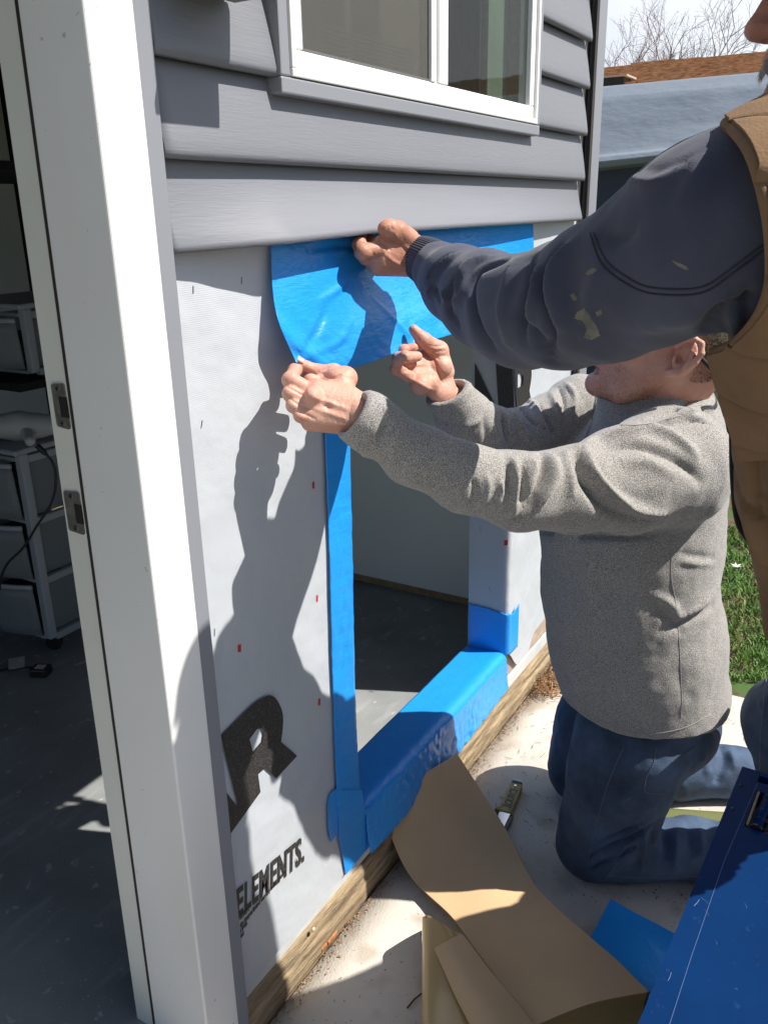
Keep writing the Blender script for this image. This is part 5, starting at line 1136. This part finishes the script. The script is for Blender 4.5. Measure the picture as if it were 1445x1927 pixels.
# ------------------------------------------------------------------ covered camper trailer
CM = empty('covered_trailer', (6.5, .5, 0)); tag(CM, 'large trailer under a grey blue fabric cover with dark shaded side', 'trailer')
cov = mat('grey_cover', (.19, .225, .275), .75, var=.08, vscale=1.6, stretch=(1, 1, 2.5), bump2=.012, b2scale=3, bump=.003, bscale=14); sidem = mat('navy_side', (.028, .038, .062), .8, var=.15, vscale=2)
def lipz(y): return float(np.interp(y, [-2.5, .2, 1.1, 3.5], [1.93, 1.835, 1.79, 1.76]))
def covf(u, v):
    y = -4+8.5*u; zl = lipz(y); pr = [(6.02, zl-.07), (5.93, zl-.055), (5.90, zl-.02), (5.93, zl+.01), (6.0, zl+.03), (6.15, 1.99), (6.33, 2.20), (6.50, 2.295), (6.8, 2.30), (8.2, 2.28), (8.9, 2.1), (9.1, 1.8)]
    k = v*(len(pr)-1); i = min(int(k), len(pr)-2); t = k-i; x = pr[i][0]*(1-t)+pr[i+1][0]*t; z = pr[i][1]*(1-t)+pr[i+1][1]*t
    w = .014*noise.noise(Vector((y*1.1, z*4, 1)))+.008*noise.noise(Vector((y*4, z*9, 5))); return (x+w, y, z+w*.5*(1 if z < 2.2 else .1))
b = MB(); b.grid(covf, 160, 66); b.build('fabric_cover', cov, CM, True)
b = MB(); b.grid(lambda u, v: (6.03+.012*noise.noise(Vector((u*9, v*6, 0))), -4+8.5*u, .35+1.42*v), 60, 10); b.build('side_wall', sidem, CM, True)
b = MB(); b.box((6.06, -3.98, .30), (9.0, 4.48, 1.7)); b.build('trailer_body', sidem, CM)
for y_ in (-1.2, .2):
    b = MB(); b.tube([(6.05, y_, .30), (6.28, y_, .30)], .31, 24); wh = b.build('wheel', M['kb'], CM); b = MB(); b.tube([(6.03, y_, .30), (6.06, y_, .30)], .17, 20); b.build('rim', M['steel'], wh)
# neighbour's house with a shingle roof
HS = empty('neighbour_house', (18, 2, 0)); tag(HS, 'neighbouring house showing only its brown shingle roof with a vent', 'house')
shg = mat('brown_shingle', (.60, .37, .21), .9, col2=(.42, .24, .125), vscale=9, stretch=(1, 2, 6), bump=.004, bscale=30)
# roof plane facing this way: eave at x=14, ridge further back
RT = (onX(1138, 129, 18.6)[2]+onX(1445, 98, 18.6)[2])/2; RB = (onX(1130, 162, 13.)[2]+onX(1445, 134, 13.)[2])/2-.25
def rz(x): return RB+(x-13.0)*(RT-RB)/5.6
b = MB(); be = MB()
for k in range(34):
    x0 = 13.0+k*.165; x1 = x0+.18
    y = -9.
    rr_ = random.Random(k)
    while y < 11:
        w_s = rr_.uniform(.25, .75); dz = rr_.choice((.012, .03, .045))
        b.add([(x0, y, rz(x0)+.018+dz), (x0, y+w_s-.002, rz(x0)+.018+dz), (x1, y+w_s-.002, rz(x1)+.004), (x1, y, rz(x1)+.004)], [(0, 1, 2, 3)])
        be.add([(x0, y, rz(x0)+.018+dz), (x0, y+w_s-.002, rz(x0)+.018+dz), (x0+.004, y, rz(x0)-.012), (x0+.004, y+w_s-.002, rz(x0)-.012)], [(2, 3, 1, 0)])
        y += w_s
rf_ = b.build('shingle_roof', shg, HS); be.build('shingle_edges', mat('shingle_edge', (.62, .40, .24), .9, col2=(.24, .13, .065), vscale=7, stretch=(1, 1.2, 9)), rf_)  # darker streaks in the edge colour stand in for shade between courses
b = MB(); b.add([(12.95, -9, rz(12.95)-.03), (12.95, 11, rz(12.95)-.03), (18.6, 11, rz(18.6)-.03), (18.6, -9, rz(18.6)-.03), (24, 11, 2.6), (24, -9, 2.6)], [(0, 1, 2, 3), (3, 2, 4, 5)]); b.build('roof_deck', mat('roof_deck', (.07, .045, .03), .9), HS)
b = MB(); b.box((13.4, -8.8, 0), (23.6, 10.8, 2.3)); b.build('wall', mat('house_wall', (.45, .42, .37), .8), HS)
v0 = onX(1155, 135, 15.2); b = MB(); b.box((15.1, v0[1]-.20, rz(15.2)-.02), (15.5, v0[1]+.32, rz(15.2)+.13)); vt = b.build('roof_vent', M['kb'], HS)
b = MB(); b.box((15.04, v0[1]-.26, rz(15.2)+.13), (15.6, v0[1]+.38, rz(15.2)+.155)); b.build('vent_hood', mat('vent_hood', (.42, .40, .38), .6), vt)
# bare trees
def tree(name, x, y, H, seed, twigm, lab, budm=None, spread=1., lean=0., top=6):
    T = empty(name, (x, y, 0)); r = random.Random(seed); trunk = MB(); tw = MB(); bud = MB()
    def grow(p, d, L, rad, lev):
        n = 4; pts = [p]; q = p.copy(); dd = d.copy()
        for _ in range(n): dd = _n(dd+np.array([r.gauss(0, .10), r.gauss(0, .10), r.gauss(.03, .07)])); q = q+dd*L/n; pts.append(q)
        (trunk if lev < 2 else tw).tube(pts, [max(.0045, rad*(1-.45*i/n)) for i in range(n+1)], 6 if lev < 2 else 3, False)
        if lev >= top:
            if budm:
                for q2 in pts[1:]:
                    for _ in range(3):
                        o_ = np.array([r.gauss(0, .05) for _k in range(3)]); s_ = r.uniform(.015, .04); bud.add([q2+o_, q2+o_+[s_, s_*.3, 0], q2+o_+[0, s_, s_]], [(0, 1, 2)])
            return
        for k in range((3 if lev < 1 else 3) if lev != 4 else 3):
            a = r.uniform(0, 6.28); e = r.uniform(.35, .75)*spread; side = _n(np.cross(dd, [math.cos(a), math.sin(a), .3])); grow(pts[-1-(k % 3) if lev else -1-(k % 2)], _n(dd*math.cos(e)+side*math.sin(e)), L*r.uniform(.58, .8), rad*.56, lev+1)
    grow(np.array([x, y, 0.]), _n([lean, 0, 1]), H*.34, H*.018, 0)
    trunk.build('trunk', twigm, T, True); cr = tw.build('crown', twigm, T, True)
    if budm: bud.build('buds', budm, T)
    tag(T, lab, 'tree', 'bare spring trees beyond the roof'); return T
hazed_bark = mat('hazed_bark', (.34, .27, .27), .9); hazed_bark2 = mat('hazed_grey_bark', (.42, .40, .40), .9); budm = mat('red_bud', (.30, .13, .12), .8)  # bark colours paled to imitate distance haze on the far twigs
def Ht(px, py, x): return onX(px, py, x)[2]
d1 = onX(1172, 60, 26); tree('budding_tree', 26, d1[1], Ht(1172, 15, 26)*1.12, 3, hazed_bark, 'small tree with reddish buds above the roof vent', budm, 1.0)
d2 = onX(1480, 60, 28); tree('bare_tree', 28, d2[1], Ht(1465, -60, 28)*1.2, 8, hazed_bark2, 'grey bare tree behind the head of the standing man', None, 1.25)
d3 = onX(1310, 80, 34); tree('bare_tree', 34, d3[1], Ht(1310, 58, 34)*1.12, 5, hazed_bark2, 'faint bare tree low over the middle of the roof', None, .9, 0., 5)
d4 = onX(1235, 80, 34); tree('bare_tree', 34, d4[1], Ht(1235, 85, 34)*1.12, 15, hazed_bark2, 'low bare tree just right of the budding tree', None, 1.1, 0., 5)

# ------------------------------------------------------------------ inside the garage
M['frost'] = mat('frosted_drawer', (.30, .33, .35), .35, alpha=.55); M['cartgrey'] = mat('grey_plastic', (.36, .39, .42), .45); M['stuff1'] = mat('dark_contents', (.05, .06, .07), .8, var=.6, vscale=14)
def cart(x, y, z0, w, d, rows, lab, name='storage_cart', caster=True):
    """front faces -x, side faces -y"""
    E_ = empty(name, (x, y, z0)); tag(E_, lab, 'drawer cart', 'plastic drawer units in the garage'); zt = z0+sum(rows)+.02
    b = MB()
    for (xx, yy) in ((x, y), (x+d-.03, y), (x, y+w-.03), (x+d-.03, y+w-.03)): b.box((xx, yy, z0), (xx+.03, yy+.03, zt))
    z = z0
    for r in [0]+rows:
        z += r; b.box((x+.0301, y+.002, z-.012), (x+d-.0301, y+.026, z+.012)); b.box((x+.0301, y+w-.026, z-.012), (x+d-.0301, y+w-.002, z+.012)); b.box((x+.002, y+.0301, z-.006), (x+.026, y+w-.0301, z+.006))
    bevel(b.build('frame', M['cartgrey'], E_), .004)
    b = MB(); b.box((x-.02, y-.005, zt), (x+d, y+w, zt+.018)); bevel(b.build('top', M['cartgrey'], E_), .006)
    z = z0
    for r in rows:
        b = MB(); z1 = z+.012; z2 = z+r-.02
        def bow(u, v, off=0): yy = y+.032+u*(w-.064); return (x-.045*math.sin(u*math.pi)-.004-.01*v+off, yy, z1+v*(z2-z1))
        b.grid(lambda u, v: bow(u, v), 14, 4); dr = b.build('drawer', M['frost'], E_, True); solid(dr, .003)
        b = MB(); b.box((x+.03, y+.032, z1), (x+d-.04, y+.035, z2)); b.box((x+.03, y+w-.035, z1), (x+d-.04, y+w-.032, z2)); b.box((x+.0, y+.0355, z1), (x+d-.04, y+w-.0355, z1+.003)); b.build('drawer_tray', M['frost'], dr)
        b = MB(); b.grid(lambda u, v: (x-.045*math.sin(u*math.pi)-.016, y+.03+u*(w-.06), z2-.002+v*.014), 14, 2); solid(b.build('drawer_rim', M['cartgrey'], dr, True), .01)
        b = MB(); b.box((x+.02, y+.06, z1+.005), (x+d-.08, y+w-.06, z1+(z2-z1)*.55)); b.build('contents', M['stuff1'], dr)
        z += r
    if caster:
        for (xx, yy) in ((x+.05, y+.05), (x+d-.05, y+.05), (x+.05, y+w-.05), (x+d-.05, y+w-.05)):
            b = MB(); b.tube([(xx, yy-.012, .118), (xx, yy+.012, .118)], .026, 16); b.tube([(xx, yy, .13), (xx, yy, z0)], .008, 8); b.build('caster', M['kb'], E_)
    return zt
cx0 = onZ(97, 1210, .15); ztop = onX(100, 862, cx0[0])
H_ = onH(97, 862, float((cx0-CAM)@WF))[2]
hh = (H_-.17)/3
zt = cart(cx0[0], cx0[1], .16, .40, .36, [hh, hh, hh], 'grey wheeled cart of three frosted drawers with a hair dryer on top')
s_ = onH(62, 700, float((cx0-CAM)@WF)+.25); s_t = onH(62, 568, float((cx0-CAM)@WF)+.25)[2]
cart(s_[0]-.02, s_[1]-.03, s_[2], .40, .36, [s_t-s_[2]-.04], 'single frosted drawer box up on the dark shelf', 'drawer_box', False)
b = MB(); sx, sy, sz = s_; b.box((sx-.1, sy-.06, sz-.045), (sx+.8, sy+.9, sz-.02)); b.box((sx-.1, sy-.06, sz+.62), (sx+.8, sy+.9, sz+.645))
for (xx, yy) in ((sx+.72, sy-.05), (sx+.72, sy+.85), (sx-.08, sy+.85)): b.box((xx, yy, .09), (xx+.04, yy+.04, 2.1))
tag(b.build('shelf_rack', mat('black_shelf', (.008, .008, .009), .8)), 'dark shelf rack in the shaded garage behind the drawer cart', 'shelf')
# hair dryer
hp = onH(40, 812, float((cx0-CAM)@WF)+.12); hp[2] = zt+.018+.047; HD = empty('hair_dryer', tuple(hp)); tag(HD, 'white hair dryer lying on top of the drawer cart', 'hair dryer')
hw = mat('white_plastic', (.50, .50, .50), .4)
s = SDF(hp-.2, hp+.2, .004); s.chain([(hp-UR*.045+WF*.0, .043), (hp, .046), (hp+UR*.05, .038), (hp+UR*.14+UP*.005, .030)], .02); s.cut(hp+UR*.13, UR, .003); s.cut(hp-UR*.075, -UR, .004); V, Q = s.mesh(2); meshobj('barrel', V, Q, hw, HD, True)
s = SDF(hp-.2, hp+.2, .004); s.chain([(hp+UR*.01, .022), (hp+UR*.05-WF*.06-UP*.02, .019), (hp+UR*.068-WF*.10-UP*.024, .017)], .01); V, Q = s.mesh(2); meshobj('handle', V, Q, hw, HD, True)
b = MB(); g_ = hp-UR*.0755
for k in range(4): b.tube([g_+(WF*math.cos(t)+UP*math.sin(t))*(.010+.008*k) for t in np.linspace(0, 6.28, 25)], .0012, 5, False)
b.build('air_grille', M['kb'], HD)
hs = hp+UR*.072-WF*.115-UP*.026
cl = [(70, 838), (98, 868), (106, 900), (98, 945), (70, 990), (45, 1030), (15, 1060), (2, 1090), (0, 1110)]; hc_ = float((hs-CAM)@WF)
b = MB(); cp = curve([np.append(q, 0) for q in cl], 6); b.tube([onH(q[0], q[1], hc_-.06) for q in cp], [.009 if i < 4 else .0042 for i in range(len(cp))], 8); b.build('cord', M['kb'], HD, True)
# plug and tag on the floor
pp = onZ(78, 1262, .105); PL = empty('power_adapter', tuple(pp)); tag(PL, 'black power adapter with a small pale sticker on the garage floor', 'adapter')
b = MB(); b.obox(pp, (.022, .010, 0), (-.012, .026, 0), (0, 0, .014)); bevel(b.build('housing', M['kb'], PL), .004)
b = MB(); b.obox(pp+[0, 0, .0146], (.012, .006, 0), (-.007, .014, 0), (0, 0, .0004)); b.build('sticker', mat('pinkish_label', (.55, .47, .48), .6), PL)
b = MB(); b.tube([onZ(62, 1256, .10), onZ(30, 1257, .097), onZ(0, 1262, .096), onZ(-40, 1268, .096)], .004, 8); b.build('cable', M['kb'], PL, True)
b = MB(); b.grid(lambda u, v: onZ(17+30*u, 1240+20*v-5*u, .108+.006*math.sin(u*3)), 8, 4); solid(b.build('cable_tag', mat('pale_tag', (.55, .55, .53), .5, var=.2, vscale=50), PL), .001)
# small scuffs / crumbs on the garage floor
b = MB()
for _ in range(160):
    p = onZ(R_.uniform(20, 235), R_.uniform(1350, 1900), .092)+[0, 0, .001]; s_ = R_.uniform(.0008, .003); v8 = [p+np.array([R_.uniform(-1, 1), R_.uniform(-1, 1), R_.uniform(0, .5)])*s_ for _k in range(4)]; b.add(v8, [(0, 1, 2), (0, 2, 3), (0, 3, 1), (1, 3, 2)])
tag(b.build('floor_crumbs', mat('pale_crumb', (.6, .6, .56), .8)), 'pale crumbs and grit on the garage floor', 'debris', kind='stuff')
# ------------------------------------------------------------------ wall lantern above the frame (its shadow shows on the siding)
LN = empty('wall_lantern', (1.0, -.02, 1.9)); tag(LN, 'box shaped wall light beside the door, above the frame', 'wall light')
b = MB(); b.box((.915, -.142, 1.772), (1.045, -.025, 1.787)); bevel(b.build('base', M['kb'], LN), .003)
b = MB(); b.box((.915, -.142, 2.06), (1.045, -.025, 2.09)); bevel(b.build('top_cap', M['kb'], LN), .003)
b = MB(); b.box((.92, -.137, 1.7875), (1.04, -.03, 2.0595)); b.build('lamp_box', mat('dark_glass', (.05, .05, .05), .2), LN)
b = MB(); b.box((.94, -.0245, 1.82), (1.02, -.002, 2.05)); b.build('mount', M['kb'], LN)
